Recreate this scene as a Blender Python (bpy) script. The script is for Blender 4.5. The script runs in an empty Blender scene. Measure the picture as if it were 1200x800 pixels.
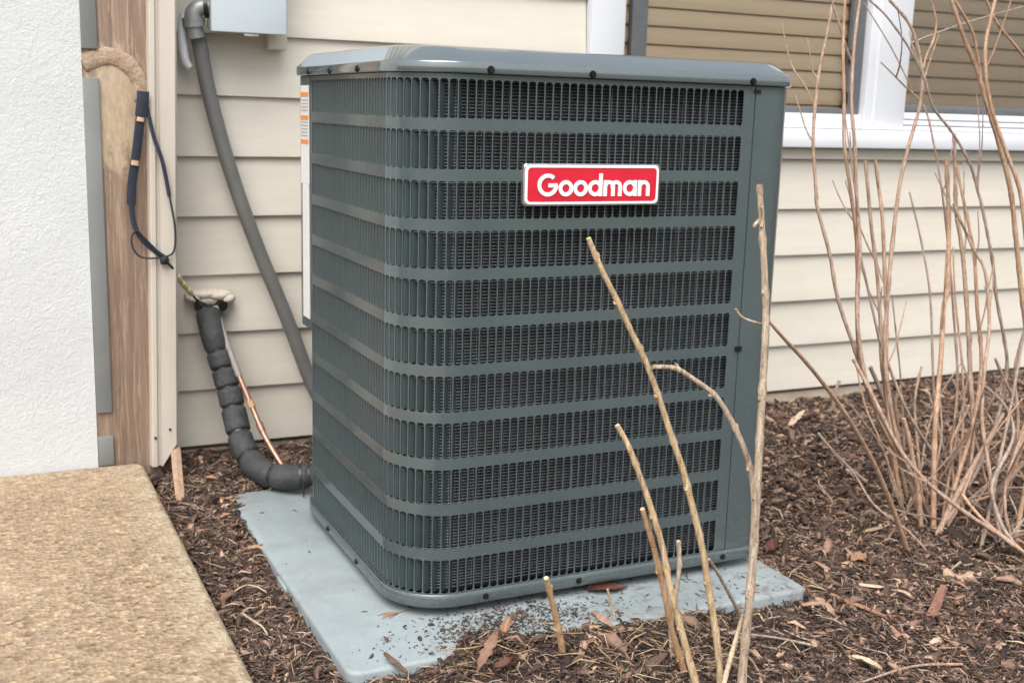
import bpy, bmesh, math, random
import numpy as np
from mathutils import Matrix, Vector

random.seed(7)
rng = np.random.default_rng(11)
SC = bpy.context.scene
COL = SC.collection

# ------------------------------------------------------------------ camera
cam_d = bpy.data.cameras.new('camera')
cam = bpy.data.objects.new('camera', cam_d)
COL.objects.link(cam)
SC.camera = cam
YAW, PITCH, ROLL = 0.4471, 0.1975, 0.0291
CAM = Vector((-0.6176, -1.6811, 0.9402))
fw = Vector((math.sin(YAW) * math.cos(PITCH), math.cos(YAW) * math.cos(PITCH), -math.sin(PITCH)))
rt = Vector((math.cos(YAW), -math.sin(YAW), 0))
up = rt.cross(fw)
r2 = rt * math.cos(ROLL) + up * math.sin(ROLL)
u2 = -rt * math.sin(ROLL) + up * math.cos(ROLL)
M = Matrix(((r2.x, u2.x, -fw.x, CAM.x), (r2.y, u2.y, -fw.y, CAM.y), (r2.z, u2.z, -fw.z, CAM.z), (0, 0, 0, 1)))
cam.matrix_world = M
cam_d.sensor_width = 36
cam_d.lens = 40.65
cam_d.clip_start = 0.02
cam_d.clip_end = 500
cam_d.dof.use_dof = True
cam_d.dof.focus_distance = 1.78
cam_d.dof.aperture_fstop = 7.5

# ------------------------------------------------------------------ sky, sun, exposure
world = bpy.data.worlds.new('World')
SC.world = world
world.use_nodes = True
wn = world.node_tree
wn.nodes.clear()
SUN_EL, SUN_ROT = math.radians(56), math.radians(-146)
sky = wn.nodes.new('ShaderNodeTexSky')
sky.sky_type = 'NISHITA'
sky.sun_disc = False
sky.sun_elevation = SUN_EL
sky.sun_rotation = SUN_ROT
sky.air_density = 1.0
sky.dust_density = 4.0
sky.ozone_density = 1.0
hsv = wn.nodes.new('ShaderNodeHueSaturation')     # overcast: the cloud layer takes most of the blue out of the sky
hsv.inputs['Saturation'].default_value = 0.40
bg = wn.nodes.new('ShaderNodeBackground')
bg.inputs['Strength'].default_value = 0.13
wo = wn.nodes.new('ShaderNodeOutputWorld')
wn.links.new(sky.outputs[0], hsv.inputs['Color'])
wn.links.new(hsv.outputs[0], bg.inputs['Color'])
wn.links.new(bg.outputs[0], wo.inputs['Surface'])
sun_d = bpy.data.lights.new('sun', 'SUN')
sun_d.energy = 1.5
sun_d.angle = math.radians(55)
sun_d.color = (1.0, 0.97, 0.93)
sun = bpy.data.objects.new('sun', sun_d)
COL.objects.link(sun)
to_sun = Vector((math.sin(SUN_ROT) * math.cos(SUN_EL), math.cos(SUN_ROT) * math.cos(SUN_EL), math.sin(SUN_EL)))
sun.rotation_euler = to_sun.to_track_quat('Z', 'Y').to_euler()
sun.location = to_sun * 20
SC.view_settings.view_transform = 'Standard'
SC.view_settings.look = 'None'
SC.view_settings.gamma = 1
SC.view_settings.use_curve_mapping = False
SC.view_settings.exposure = 1.0


# ------------------------------------------------------------------ helpers
def tag(o, label=None, cat=None, group=None, kind=None):
    if label: o['label'] = label
    if cat: o['category'] = cat
    if group: o['group'] = group
    if kind: o['kind'] = kind
    return o


def thing(name, loc, label, cat, group=None):
    o = bpy.data.objects.new(name, None)
    o.empty_display_size = 0.05
    o.location = loc
    COL.objects.link(o)
    return tag(o, label, cat, group)


def world_off(p):
    v = Vector((0, 0, 0))
    while p is not None:
        v = v + Vector(p.location)
        p = p.parent
    return v


def put(name, me, parent=None, loc=(0, 0, 0)):
    o = bpy.data.objects.new(name, me)
    COL.objects.link(o)
    o.location = Vector(loc)
    if parent is not None:
        o.parent = parent
        o.location = Vector(loc) - world_off(parent)
    return o


def mesh(name, verts, faces, mat, parent=None, smooth=False, loc=(0, 0, 0), auto=None):
    me = bpy.data.meshes.new(name)
    me.from_pydata([tuple(v) for v in verts], [], faces)
    me.materials.append(mat)
    bm = bmesh.new()
    bm.from_mesh(me)
    bmesh.ops.recalc_face_normals(bm, faces=bm.faces)
    bm.to_mesh(me)
    bm.free()
    if smooth:
        me.polygons.foreach_set('use_smooth', [True] * len(me.polygons))
        if auto:
            sharp(me, auto)
    return put(name, me, parent, loc)


def sharp(me, deg):
    bm = bmesh.new()
    bm.from_mesh(me)
    for e in bm.edges:
        if len(e.link_faces) == 2 and e.calc_face_angle(0) > math.radians(deg):
            e.smooth = False
    bm.to_mesh(me)
    bm.free()


def from_bm(name, bm, mat, parent=None, smooth=False, auto=None):
    me = bpy.data.meshes.new(name)
    bm.to_mesh(me)
    bm.free()
    me.materials.append(mat)
    if smooth:
        me.polygons.foreach_set('use_smooth', [True] * len(me.polygons))
        if auto: sharp(me, auto)
    return put(name, me, parent)


def bevel_box(bm, x0, x1, y0, y1, z0, z1, b=0.0, seg=2):
    r = bmesh.ops.create_cube(bm, size=1.0)
    vs = r['verts']
    for v in vs:
        v.co = Vector((x0 + (v.co.x + .5) * (x1 - x0), y0 + (v.co.y + .5) * (y1 - y0), z0 + (v.co.z + .5) * (z1 - z0)))
    if b > 0:
        es = list({e for v in vs for e in v.link_edges})
        bmesh.ops.bevel(bm, geom=es, offset=b, segments=seg, affect='EDGES', profile=0.5)


def box(name, x0, x1, y0, y1, z0, z1, mat, parent=None, b=0.0, seg=2):
    bm = bmesh.new()
    bevel_box(bm, x0, x1, y0, y1, z0, z1, b, seg)
    return from_bm(name, bm, mat, parent, smooth=b > 0, auto=35 if b > 0 else None)


def catmull(pts, n=4):
    P = [Vector(p) for p in pts]
    out = []
    for i in range(len(P) - 1):
        a, b, c, d = P[max(i - 1, 0)], P[i], P[i + 1], P[min(i + 2, len(P) - 1)]
        for k in range(n):
            t = k / n
            out.append(0.5 * ((2 * b) + (c - a) * t + (2 * a - 5 * b + 4 * c - d) * t * t + (-a + 3 * b - 3 * c + d) * t ** 3))
    out.append(P[-1])
    return out


def tube_vf(path, radii, sides=8, cap=True, squash=None):
    """rings along a path; squash = (wide, thin, axis vector) gives a flat band"""
    V, F = [], []
    n = len(path)
    ref = Vector((0.31, -0.77, 0.55)).normalized()
    pu = None
    for i in range(n):
        t = (path[min(i + 1, n - 1)] - path[max(i - 1, 0)]).normalized()
        if pu is None:
            u = t.cross(ref).normalized()
        else:
            u = (pu - t * pu.dot(t)).normalized()
        pu = u
        w = t.cross(u)
        if squash:
            ax = Vector(squash[2])
            w = (ax - t * ax.dot(t)).normalized()
            u = w.cross(t)
        for k in range(sides):
            a = 2 * math.pi * k / sides
            if squash:
                V.append(path[i] + u * math.cos(a) * squash[0] + w * math.sin(a) * squash[1])
            else:
                V.append(path[i] + (u * math.cos(a) + w * math.sin(a)) * radii[i])
    for i in range(n - 1):
        for k in range(sides):
            F.append((i * sides + k, i * sides + (k + 1) % sides, (i + 1) * sides + (k + 1) % sides, (i + 1) * sides + k))
    if cap:
        F.append(tuple(range(sides))[::-1])
        F.append(tuple((n - 1) * sides + k for k in range(sides)))
    return V, F


def tube(name, pts, r0, r1, mat, parent=None, sides=8, n=4, squash=None):
    path = catmull(pts, n)
    m = len(path) - 1
    radii = [r0 + (r1 - r0) * i / m for i in range(m + 1)]
    V, F = tube_vf(path, radii, sides, True, squash)
    return mesh(name, V, F, mat, parent, smooth=True, auto=50)


# ------------------------------------------------------------------ materials
def new_mat(name):
    m = bpy.data.materials.new(name)
    m.use_nodes = True
    nt = m.node_tree
    b = nt.nodes['Principled BSDF']
    return m, nt, b


def noise(nt, scale, detail=4, rough=0.55, vec=None, dist=0.0):
    n = nt.nodes.new('ShaderNodeTexNoise')
    n.inputs['Scale'].default_value = scale
    n.inputs['Detail'].default_value = detail
    n.inputs['Roughness'].default_value = rough
    n.inputs['Distortion'].default_value = dist
    if vec is not None: nt.links.new(vec, n.inputs['Vector'])
    return n.outputs[0]


def ramp(nt, fac, stops):
    r = nt.nodes.new('ShaderNodeValToRGB')
    el = r.color_ramp.elements
    while len(el) < len(stops): el.new(0.5)
    for e, (p, c) in zip(el, stops):
        e.position = p
        e.color = (*c, 1) if len(c) == 3 else c
    nt.links.new(fac, r.inputs['Fac'])
    return r.outputs['Color']


def coords(nt, scale=(1, 1, 1), rot=(0, 0, 0)):
    tc = nt.nodes.new('ShaderNodeNewGeometry')
    mp = nt.nodes.new('ShaderNodeMapping')
    mp.inputs['Scale'].default_value = scale
    mp.inputs['Rotation'].default_value = rot
    nt.links.new(tc.outputs['Position'], mp.inputs['Vector'])
    return mp.outputs[0]


def bump(nt, b, h, strength, dist=0.002):
    n = nt.nodes.new('ShaderNodeBump')
    n.inputs['Strength'].default_value = strength
    n.inputs['Distance'].default_value = dist
    nt.links.new(h, n.inputs['Height'])
    nt.links.new(n.outputs[0], b.inputs['Normal'])
    return n


def mixc(nt, fac, a, b, mode='MIX'):
    m = nt.nodes.new('ShaderNodeMix')
    m.data_type = 'RGBA'
    m.blend_type = mode
    for val, sock in ((fac, m.inputs['Factor']), (a, m.inputs['A']), (b, m.inputs['B'])):
        pass
    ia = [s for s in m.inputs if s.name == 'A' and s.type == 'RGBA'][0]
    ib = [s for s in m.inputs if s.name == 'B' and s.type == 'RGBA'][0]
    fi = [s for s in m.inputs if s.name == 'Factor' and s.type == 'VALUE'][0]
    for v, s in ((fac, fi), (a, ia), (b, ib)):
        if isinstance(v, (int, float)): s.default_value = v
        elif isinstance(v, tuple): s.default_value = (*v, 1)
        else: nt.links.new(v, s)
    return [s for s in m.outputs if s.type == 'RGBA'][0]


def simple(name, c0, c1=None, rough=0.6, scale=30, bmp=0.0, bscale=200, metal=0.0, stretch=(1, 1, 1), spec=0.5, bdist=0.001, coat=0.0):
    m, nt, b = new_mat(name)
    v = coords(nt, stretch)
    c1 = c1 or tuple(x * 0.8 for x in c0)
    col = ramp(nt, noise(nt, scale, 5, 0.6, v), [(0.3, c0), (0.7, c1)])
    nt.links.new(col, b.inputs['Base Color'])
    b.inputs['Roughness'].default_value = rough
    b.inputs['Metallic'].default_value = metal
    b.inputs['Specular IOR Level'].default_value = spec
    b.inputs['Coat Weight'].default_value = coat
    if bmp: bump(nt, b, noise(nt, bscale, 4, 0.6, v), bmp, bdist)
    return m


MAT = {}
# painted steel of the condenser: slate green grey with a film of dust
m, nt, b = new_mat('unit_paint')
v = coords(nt)
n1 = noise(nt, 6, 5, 0.6, v)
n2 = noise(nt, 90, 5, 0.7, v)
col = ramp(nt, n1, [(0.3, (0.063, 0.083, 0.088)), (0.7, (0.076, 0.098, 0.102))])
dust = ramp(nt, n2, [(0.55, (0, 0, 0)), (0.8, (0.35, 0.35, 0.35))])
scuff = ramp(nt, noise(nt, 28, 8, 0.8, coords(nt, (1, 1, 2.2)), 1.2), [(0.66, (0, 0, 0)), (0.74, (0.4, 0.4, 0.4))])
cw = mixc(nt, dust, col, (0.16, 0.16, 0.15))
cw = mixc(nt, scuff, cw, (0.22, 0.225, 0.22))
sz = nt.nodes.new('ShaderNodeSeparateXYZ')
gz_ = nt.nodes.new('ShaderNodeNewGeometry')
nt.links.new(gz_.outputs['Position'], sz.inputs[0])
mz = nt.nodes.new('ShaderNodeMapRange')
mz.inputs['From Min'].default_value = 0.36
mz.inputs['From Max'].default_value = 0.11
nt.links.new(sz.outputs['Z'], mz.inputs['Value'])
mud = mixc(nt, 1.0, ramp(nt, noise(nt, 150, 5, 0.75, v), [(0.54, (0, 0, 0)), (0.66, (0.8, 0.8, 0.8))]), mz.outputs[0], 'MULTIPLY')
nt.links.new(mixc(nt, mud, cw, (0.17, 0.14, 0.11)), b.inputs['Base Color'])
rg = ramp(nt, noise(nt, 14, 4, 0.6, v), [(0.3, (0.10, 0.10, 0.10)), (0.7, (0.19, 0.19, 0.19))])
nt.links.new(rg, b.inputs['Roughness'])
b.inputs['Specular IOR Level'].default_value = 0.8
bump(nt, b, noise(nt, 350, 2, 0.5, v), 0.06, 0.0006)
MAT['paint'] = m
m2 = m.copy(); m2.name = 'cap_paint'
pb = m2.node_tree.nodes['Principled BSDF']
for l in list(m2.node_tree.links):
    if l.to_socket == pb.inputs['Roughness']: m2.node_tree.links.remove(l)
pb.inputs['Roughness'].default_value = 0.13
pb.inputs['Specular IOR Level'].default_value = 1.0
pb.inputs['Coat IOR'].default_value = 1.8
pb.inputs['Coat Weight'].default_value = 1.0
pb.inputs['Coat Roughness'].default_value = 0.06
MAT['cap'] = m2
MAT['louver'] = simple('louver_paint', (0.044, 0.061, 0.064), (0.056, 0.075, 0.079), 0.34, 40, 0.05, 300)
# coil: dark aluminium fins
m, nt, b = new_mat('coil_fins')
v = coords(nt)
nt.links.new(ramp(nt, noise(nt, 5, 5, 0.6, v), [(0.3, (0.03, 0.034, 0.037)), (0.75, (0.06, 0.065, 0.07))]), b.inputs['Base Color'])
b.inputs['Metallic'].default_value = 0.5
b.inputs['Roughness'].default_value = 0.55
MAT['coil'] = m
MAT['wire'] = simple('guard_wire', (0.17, 0.187, 0.197), (0.25, 0.268, 0.28), 0.4, 60)
MAT['dark'] = simple('rubber_gap_black', (0.012, 0.012, 0.013), (0.02, 0.02, 0.02), 0.7)  # rubber feet and pan; also paints the gap shade under the cap
MAT['screw'] = simple('screw_black', (0.012, 0.013, 0.014), (0.03, 0.03, 0.03), 0.35, metal=0.6)
MAT['red'] = simple('badge_red', (0.62, 0.012, 0.035), (0.5, 0.01, 0.03), 0.28, 20, coat=0.5)
MAT['badge_white'] = simple('badge_white', (0.82, 0.82, 0.82), (0.74, 0.74, 0.75), 0.35)
MAT['silver'] = simple('badge_silver', (0.6, 0.58, 0.58), (0.4, 0.4, 0.41), 0.25, 60, metal=0.8)
MAT['label'] = simple('label_paper', (0.72, 0.72, 0.71), (0.64, 0.64, 0.63), 0.4, 80)
MAT['orange'] = simple('label_orange', (0.75, 0.26, 0.05), (0.7, 0.24, 0.05), 0.4)
MAT['print'] = simple('label_print', (0.25, 0.25, 0.26), (0.3, 0.3, 0.3), 0.5)
# plastic pad
m, nt, b = new_mat('pad_plastic')
v = coords(nt)
base = ramp(nt, noise(nt, 5, 6, 0.65, v), [(0.3, (0.225, 0.270, 0.283)), (0.7, (0.300, 0.345, 0.357))])
dirt = ramp(nt, noise(nt, 9, 8, 0.7, v, 0.6), [(0.46, (0, 0, 0)), (0.72, (0.55, 0.55, 0.55))])
fine = ramp(nt, noise(nt, 120, 6, 0.75, v), [(0.52, (0, 0, 0)), (0.75, (0.5, 0.5, 0.5))])
c1 = mixc(nt, dirt, base, (0.19, 0.185, 0.175))
c1 = mixc(nt, fine, c1, (0.17, 0.165, 0.155))
soil_shade_f = ramp(nt, noise(nt, 26, 7, 0.75, coords(nt, (1, 1.6, 1)), 0.8), [(0.5, (0, 0, 0)), (0.66, (0.75, 0.75, 0.75))])
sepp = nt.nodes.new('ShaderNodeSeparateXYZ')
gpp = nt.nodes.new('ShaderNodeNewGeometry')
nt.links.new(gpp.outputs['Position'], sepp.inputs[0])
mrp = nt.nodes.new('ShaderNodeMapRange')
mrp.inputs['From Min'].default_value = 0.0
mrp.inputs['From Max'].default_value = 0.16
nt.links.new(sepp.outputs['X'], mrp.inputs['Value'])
soil_shade_m = mixc(nt, 1.0, soil_shade_f, mrp.outputs[0], 'MULTIPLY')  # soil film that also paints the unit's shade on the pad front
nt.links.new(mixc(nt, soil_shade_m, c1, (0.11, 0.09, 0.075)), b.inputs['Base Color'])
b.inputs['Roughness'].default_value = 0.5
bump(nt, b, noise(nt, 500, 3, 0.6, v), 0.12, 0.0006)
MAT['pad'] = m
# vinyl siding
m, nt, b = new_mat('vinyl_siding')
v = coords(nt, (1.2, 1, 14))
vd = coords(nt)
base = ramp(nt, noise(nt, 5, 4, 0.5, v), [(0.3, (0.575, 0.535, 0.458)), (0.7, (0.61, 0.57, 0.493))])
grime = ramp(nt, noise(nt, 3.5, 7, 0.7, vd, 0.4), [(0.45, (0, 0, 0)), (0.8, (0.35, 0.35, 0.35))])
nt.links.new(mixc(nt, grime, base, (0.47, 0.42, 0.345)), b.inputs['Base Color'])
b.inputs['Roughness'].default_value = 0.5
bump(nt, b, noise(nt, 40, 4, 0.6, v), 0.15, 0.001)
MAT['siding'] = m
MAT['foundation'] = simple('foundation_concrete', (0.52, 0.44, 0.34), (0.38, 0.31, 0.235), 0.9, 12, 0.5, 90)
MAT['white_vinyl'] = simple('white_vinyl', (0.68, 0.70, 0.73), (0.62, 0.64, 0.67), 0.4, 6)
MAT['post_vinyl'] = simple('post_vinyl', (0.56, 0.515, 0.45), (0.44, 0.395, 0.335), 0.5, 7, stretch=(1, 1, .2))
MAT['sash'] = simple('sash_and_shade_grey', (0.10, 0.105, 0.115), (0.13, 0.135, 0.14), 0.5)  # sash rails, and the bars standing in for shade and reflection
MAT['slat'] = simple('blind_slat', (0.87, 0.69, 0.50), (0.80, 0.63, 0.45), 0.5, 8, stretch=(.6, 1, 10))
MAT['room'] = simple('room_dark', (0.35, 0.3, 0.25), None, 0.9)
# white stucco
m, nt, b = new_mat('white_stucco')
v = coords(nt)
nt.links.new(ramp(nt, noise(nt, 4, 5, 0.6, v), [(0.3, (0.51, 0.53, 0.535)), (0.7, (0.57, 0.588, 0.59))]), b.inputs['Base Color'])
b.inputs['Roughness'].default_value = 0.8
vs = coords(nt, (1, 1, 1), (0.3, 0.6, 0.2))
h = mixc(nt, 0.45, noise(nt, 85, 4, 0.6, v, 0.7), noise(nt, 210, 4, 0.65, vs))
bump(nt, b, h, 0.7, 0.005)
MAT['stucco'] = m
MAT['grey_trim'] = simple('grey_trim', (0.155, 0.165, 0.165), (0.19, 0.2, 0.195), 0.6, 9, 0.1, 100)
# weathered brown board with pale glue residue
m, nt, b = new_mat('weathered_board')
v = coords(nt, (30, 30, 1.3))
v2 = coords(nt, (1.6, 1, 0.5))
v3 = coords(nt, (60, 60, 3.0))
grain = ramp(nt, noise(nt, 2.2, 8, 0.7, v, 0.35), [(0.25, (0.14, 0.088, 0.06)), (0.5, (0.235, 0.163, 0.118)), (0.78, (0.33, 0.245, 0.185))])
streak = ramp(nt, noise(nt, 2.0, 6, 0.75, v3, 0.8), [(0.52, (0, 0, 0)), (0.62, (0.7, 0.7, 0.7))])
g2 = mixc(nt, streak, grain, (0.42, 0.31, 0.225))
# residue left by a strip that was torn off: strongest on the upper middle of the board
gp = nt.nodes.new('ShaderNodeNewGeometry')
vd = nt.nodes.new('ShaderNodeVectorMath'); vd.operation = 'SUBTRACT'; vd.inputs[1].default_value = (-0.315, 0.9, 0.915)
vm = nt.nodes.new('ShaderNodeVectorMath'); vm.operation = 'MULTIPLY'; vm.inputs[1].default_value = (14, 1, 7.0)
vl = nt.nodes.new('ShaderNodeVectorMath'); vl.operation = 'LENGTH'
nt.links.new(gp.outputs['Position'], vd.inputs[0]); nt.links.new(vd.outputs[0], vm.inputs[0]); nt.links.new(vm.outputs[0], vl.inputs[0])
msk = nt.nodes.new('ShaderNodeMath'); msk.operation = 'SUBTRACT'
nt.links.new(noise(nt, 38, 6, 0.75, coords(nt, (1.4, 1, 0.5))), msk.inputs[0])
ms = nt.nodes.new('ShaderNodeMath'); ms.operation = 'MULTIPLY'; ms.inputs[1].default_value = 0.42
nt.links.new(vl.outputs['Value'], ms.inputs[0]); nt.links.new(ms.outputs[0], msk.inputs[1])
pale = ramp(nt, msk.outputs[0], [(0.10, (0, 0, 0)), (0.24, (0.9, 0.9, 0.9))])
resc = ramp(nt, noise(nt, 90, 5, 0.7, v2), [(0.3, (0.36, 0.265, 0.18)), (0.7, (0.52, 0.41, 0.285))])
blot = ramp(nt, noise(nt, 9, 6, 0.7, v2), [(0.58, (0, 0, 0)), (0.75, (0.4, 0.4, 0.4))])
g3 = mixc(nt, blot, g2, (0.38, 0.28, 0.20))
nt.links.new(mixc(nt, pale, g3, resc), b.inputs['Base Color'])
b.inputs['Roughness'].default_value = 0.75
bump(nt, b, noise(nt, 2.2, 8, 0.7, v, 0.35), 0.6, 0.003)
MAT['board'] = m
MAT['residue'] = simple('tan_residue', (0.42, 0.31, 0.215), (0.25, 0.17, 0.12), 0.75, 70, 0.8, 150, bdist=0.004)
# exposed aggregate concrete
m, nt, b = new_mat('tan_concrete')
v = coords(nt)
vo = nt.nodes.new('ShaderNodeTexVoronoi')
vo.inputs['Scale'].default_value = 115
nt.links.new(v, vo.inputs['Vector'])
n_big = noise(nt, 2.6, 5, 0.6, v)
n_f = noise(nt, 110, 6, 0.75, v)
base = ramp(nt, n_f, [(0.28, (0.18, 0.12, 0.072)), (0.5, (0.325, 0.238, 0.155)), (0.72, (0.475, 0.375, 0.26))])
spk = nt.nodes.new('ShaderNodeSeparateColor')
nt.links.new(vo.outputs['Color'], spk.inputs[0])
peb = ramp(nt, spk.outputs[0], [(0.0, (0.5, 0.43, 0.36)), (0.25, (0.9, 0.87, 0.84)), (0.7, (1.05, 1.05, 1.05)), (1.0, (1.6, 1.58, 1.5))])
c2 = mixc(nt, 0.8, base, peb, 'MULTIPLY')
c3 = mixc(nt, ramp(nt, n_big, [(0.45, (0, 0, 0)), (0.75, (0.35, 0.35, 0.35))]), c2, (0.5, 0.39, 0.26))
sxs = nt.nodes.new('ShaderNodeSeparateXYZ')
gps = nt.nodes.new('ShaderNodeNewGeometry')
nt.links.new(gps.outputs['Position'], sxs.inputs[0])
mrs = nt.nodes.new('ShaderNodeMapRange')
mrs.inputs['From Min'].default_value = -0.37
mrs.inputs['From Max'].default_value = -0.30
nt.links.new(sxs.outputs['X'], mrs.inputs['Value'])
mg = mixc(nt, 1.0, ramp(nt, noise(nt, 22, 6, 0.7, v), [(0.4, (0, 0, 0)), (0.62, (0.75, 0.75, 0.75))]), mrs.outputs[0], 'MULTIPLY')
c3 = mixc(nt, mg, c3, (0.50, 0.42, 0.31))
stn = ramp(nt, noise(nt, 5, 8, 0.75, coords(nt, (1, 1.3, 1)), 0.7), [(0.52, (0, 0, 0)), (0.68, (0.14, 0.14, 0.14))])
c3 = mixc(nt, stn, c3, (0.21, 0.145, 0.092))
nt.links.new(c3, b.inputs['Base Color'])
b.inputs['Roughness'].default_value = 0.85
hm = mixc(nt, 0.5, n_f, vo.outputs['Distance'])
bump(nt, b, hm, 1.0, 0.007)
MAT['slab'] = m
MAT['box'] = simple('box_grey', (0.535, 0.60, 0.645), (0.49, 0.555, 0.605), 0.42, 8)
MAT['fitting'] = simple('fitting_metal', (0.34, 0.35, 0.35), (0.22, 0.23, 0.23), 0.45, 50, metal=0.4)
MAT['conduit'] = simple('conduit_grey', (0.115, 0.115, 0.112), (0.145, 0.143, 0.138), 0.5, 20)
MAT['foam'] = simple('foam_black', (0.02, 0.021, 0.024), (0.05, 0.05, 0.052), 0.7, 30, 0.8, 90, bdist=0.004)
MAT['tape'] = simple('black_tape', (0.008, 0.008, 0.009), (0.014, 0.014, 0.015), 0.4)
MAT['copper'] = simple('copper', (0.46, 0.25, 0.18), (0.26, 0.16, 0.12), 0.42, 70, metal=0.75)
MAT['grey_sleeve'] = simple('grey_sleeve', (0.2, 0.185, 0.175), (0.3, 0.27, 0.24), 0.5, 60)
MAT['putty'] = simple('putty', (0.62, 0.56, 0.48), (0.48, 0.42, 0.34), 0.8, 60, 0.5, 120)
MAT['strap'] = simple('navy_webbing', (0.009, 0.014, 0.026), (0.02, 0.027, 0.042), 0.8, 30, 0.4, 600)
MAT['strap_tan'] = simple('strap_tan', (0.45, 0.27, 0.17), (0.55, 0.38, 0.28), 0.7)
MAT['yellow'] = simple('yellow_wire', (0.70, 0.62, 0.22), (0.6, 0.56, 0.4), 0.5, 120)


def bark(name, stops, scale=1.0, rough=0.8):
    m, nt, b = new_mat(name)
    v = coords(nt, (1, 1, 0.16))
    vf = coords(nt)
    col = ramp(nt, noise(nt, 150 * scale, 7, 0.75, v, 0.5), stops)
    big = ramp(nt, noise(nt, 18 * scale, 4, 0.6, vf), [(0.3, (0.78, 0.74, 0.7)), (0.7, (1.15, 1.15, 1.15))])
    col = mixc(nt, 1.0, col, big, 'MULTIPLY')
    sp = ramp(nt, noise(nt, 330 * scale, 3, 0.6, vf), [(0.60, (0, 0, 0)), (0.68, (0.8, 0.8, 0.8))])
    col = mixc(nt, sp, col, tuple(0.38 * x for x in stops[0][1]))
    lt = ramp(nt, noise(nt, 420 * scale, 3, 0.6, coords(nt, (1, 1, 0.6), (0.4, 0.2, 0.1))), [(0.63, (0, 0, 0)), (0.70, (0.7, 0.7, 0.7))])
    nt.links.new(mixc(nt, lt, col, tuple(min(0.8, 1.5 * x) for x in stops[-1][1])), b.inputs['Base Color'])
    b.inputs['Roughness'].default_value = rough
    bump(nt, b, noise(nt, 220 * scale, 5, 0.7, v), 0.9, 0.004)
    return m


MAT['cane_grey'] = bark('cane_grey', [(0.32, (0.15, 0.10, 0.068)), (0.48, (0.36, 0.275, 0.20)), (0.66, (0.58, 0.48, 0.37))])
MAT['cane_tan'] = bark('cane_tan', [(0.32, (0.22, 0.135, 0.068)), (0.48, (0.41, 0.29, 0.165)), (0.66, (0.60, 0.48, 0.31))])
MAT['cane_orange'] = bark('cane_orange', [(0.32, (0.28, 0.15, 0.07)), (0.48, (0.46, 0.27, 0.14)), (0.66, (0.60, 0.43, 0.26))])
MAT['cane_pale'] = bark('cane_pale', [(0.3, (0.46, 0.36, 0.24)), (0.6, (0.58, 0.48, 0.34)), (0.8, (0.65, 0.56, 0.42))])
MAT['bush_a'] = bark('bush_bark', [(0.32, (0.20, 0.125, 0.092)), (0.48, (0.37, 0.25, 0.185)), (0.68, (0.54, 0.41, 0.32))])
MAT['bush_b'] = bark('bush_bark_warm', [(0.32, (0.26, 0.145, 0.09)), (0.48, (0.44, 0.275, 0.18)), (0.68, (0.58, 0.42, 0.30))])
MAT['bush_c'] = bark('bush_bark_grey', [(0.32, (0.20, 0.15, 0.12)), (0.48, (0.34, 0.26, 0.21)), (0.68, (0.50, 0.41, 0.34))])
MAT['cut_wood'] = simple('cut_wood', (0.62, 0.52, 0.33), (0.5, 0.42, 0.24), 0.8, 200)
MAT['cut_green'] = simple('cut_green', (0.36, 0.42, 0.10), (0.5, 0.48, 0.22), 0.8, 200)


def islands(name, stops, rough=0.85, bscale=300):
    m, nt, b = new_mat(name)
    g = nt.nodes.new('ShaderNodeNewGeometry')
    col = ramp(nt, g.outputs['Random Per Island'], stops)
    f = ramp(nt, noise(nt, 160, 4, 0.6, coords(nt)), [(0.3, (0.62, 0.62, 0.62)), (0.7, (1.15, 1.15, 1.15))])
    nt.links.new(mixc(nt, 1.0, col, f, 'MULTIPLY'), b.inputs['Base Color'])
    b.inputs['Roughness'].default_value = rough
    bump(nt, b, noise(nt, bscale, 4, 0.6, coords(nt)), 0.5, 0.001)
    return m


MAT['mulch'] = islands('mulch_chips', [(0.0, (0.022, 0.013, 0.009)), (0.35, (0.076, 0.044, 0.031)), (0.62, (0.150, 0.088, 0.062)), (0.82, (0.27, 0.168, 0.118)), (0.94, (0.36, 0.215, 0.145)), (1.0, (0.52, 0.37, 0.26))])
MAT['fibre'] = islands('mulch_fibres', [(0.0, (0.03, 0.02, 0.015)), (0.5, (0.10, 0.066, 0.048)), (0.8, (0.25, 0.175, 0.125)), (1.0, (0.52, 0.40, 0.28))])
MAT['straw'] = islands('dry_straw', [(0.0, (0.36, 0.24, 0.13)), (0.5, (0.5, 0.37, 0.2)), (1.0, (0.58, 0.46, 0.3))])
MAT['specks'] = islands('dirt_specks', [(0.0, (0.03, 0.022, 0.018)), (0.8, (0.1, 0.07, 0.05)), (1.0, (0.2, 0.14, 0.1))])
# soil / far lawn
m, nt, b = new_mat('soil')
v = coords(nt)
soil = ramp(nt, noise(nt, 60, 8, 0.75, v), [(0.3, (0.028, 0.019, 0.014)), (0.6, (0.06, 0.04, 0.03)), (0.8, (0.1, 0.07, 0.05))])
grass = ramp(nt, noise(nt, 30, 8, 0.75, v), [(0.3, (0.06, 0.07, 0.03)), (0.7, (0.12, 0.12, 0.06))])
sep = nt.nodes.new('ShaderNodeSeparateXYZ')
g = nt.nodes.new('ShaderNodeNewGeometry')
nt.links.new(g.outputs['Position'], sep.inputs[0])
mr = nt.nodes.new('ShaderNodeMapRange')
mr.inputs['From Min'].default_value = -1.5
mr.inputs['From Max'].default_value = -1.9
nt.links.new(sep.outputs['Y'], mr.inputs['Value'])
nt.links.new(mixc(nt, mr.outputs[0], soil, grass), b.inputs['Base Color'])
b.inputs['Roughness'].default_value = 0.95
bump(nt, b, noise(nt, 160, 8, 0.75, v), 0.9, 0.01)
MAT['soil'] = m
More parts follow.
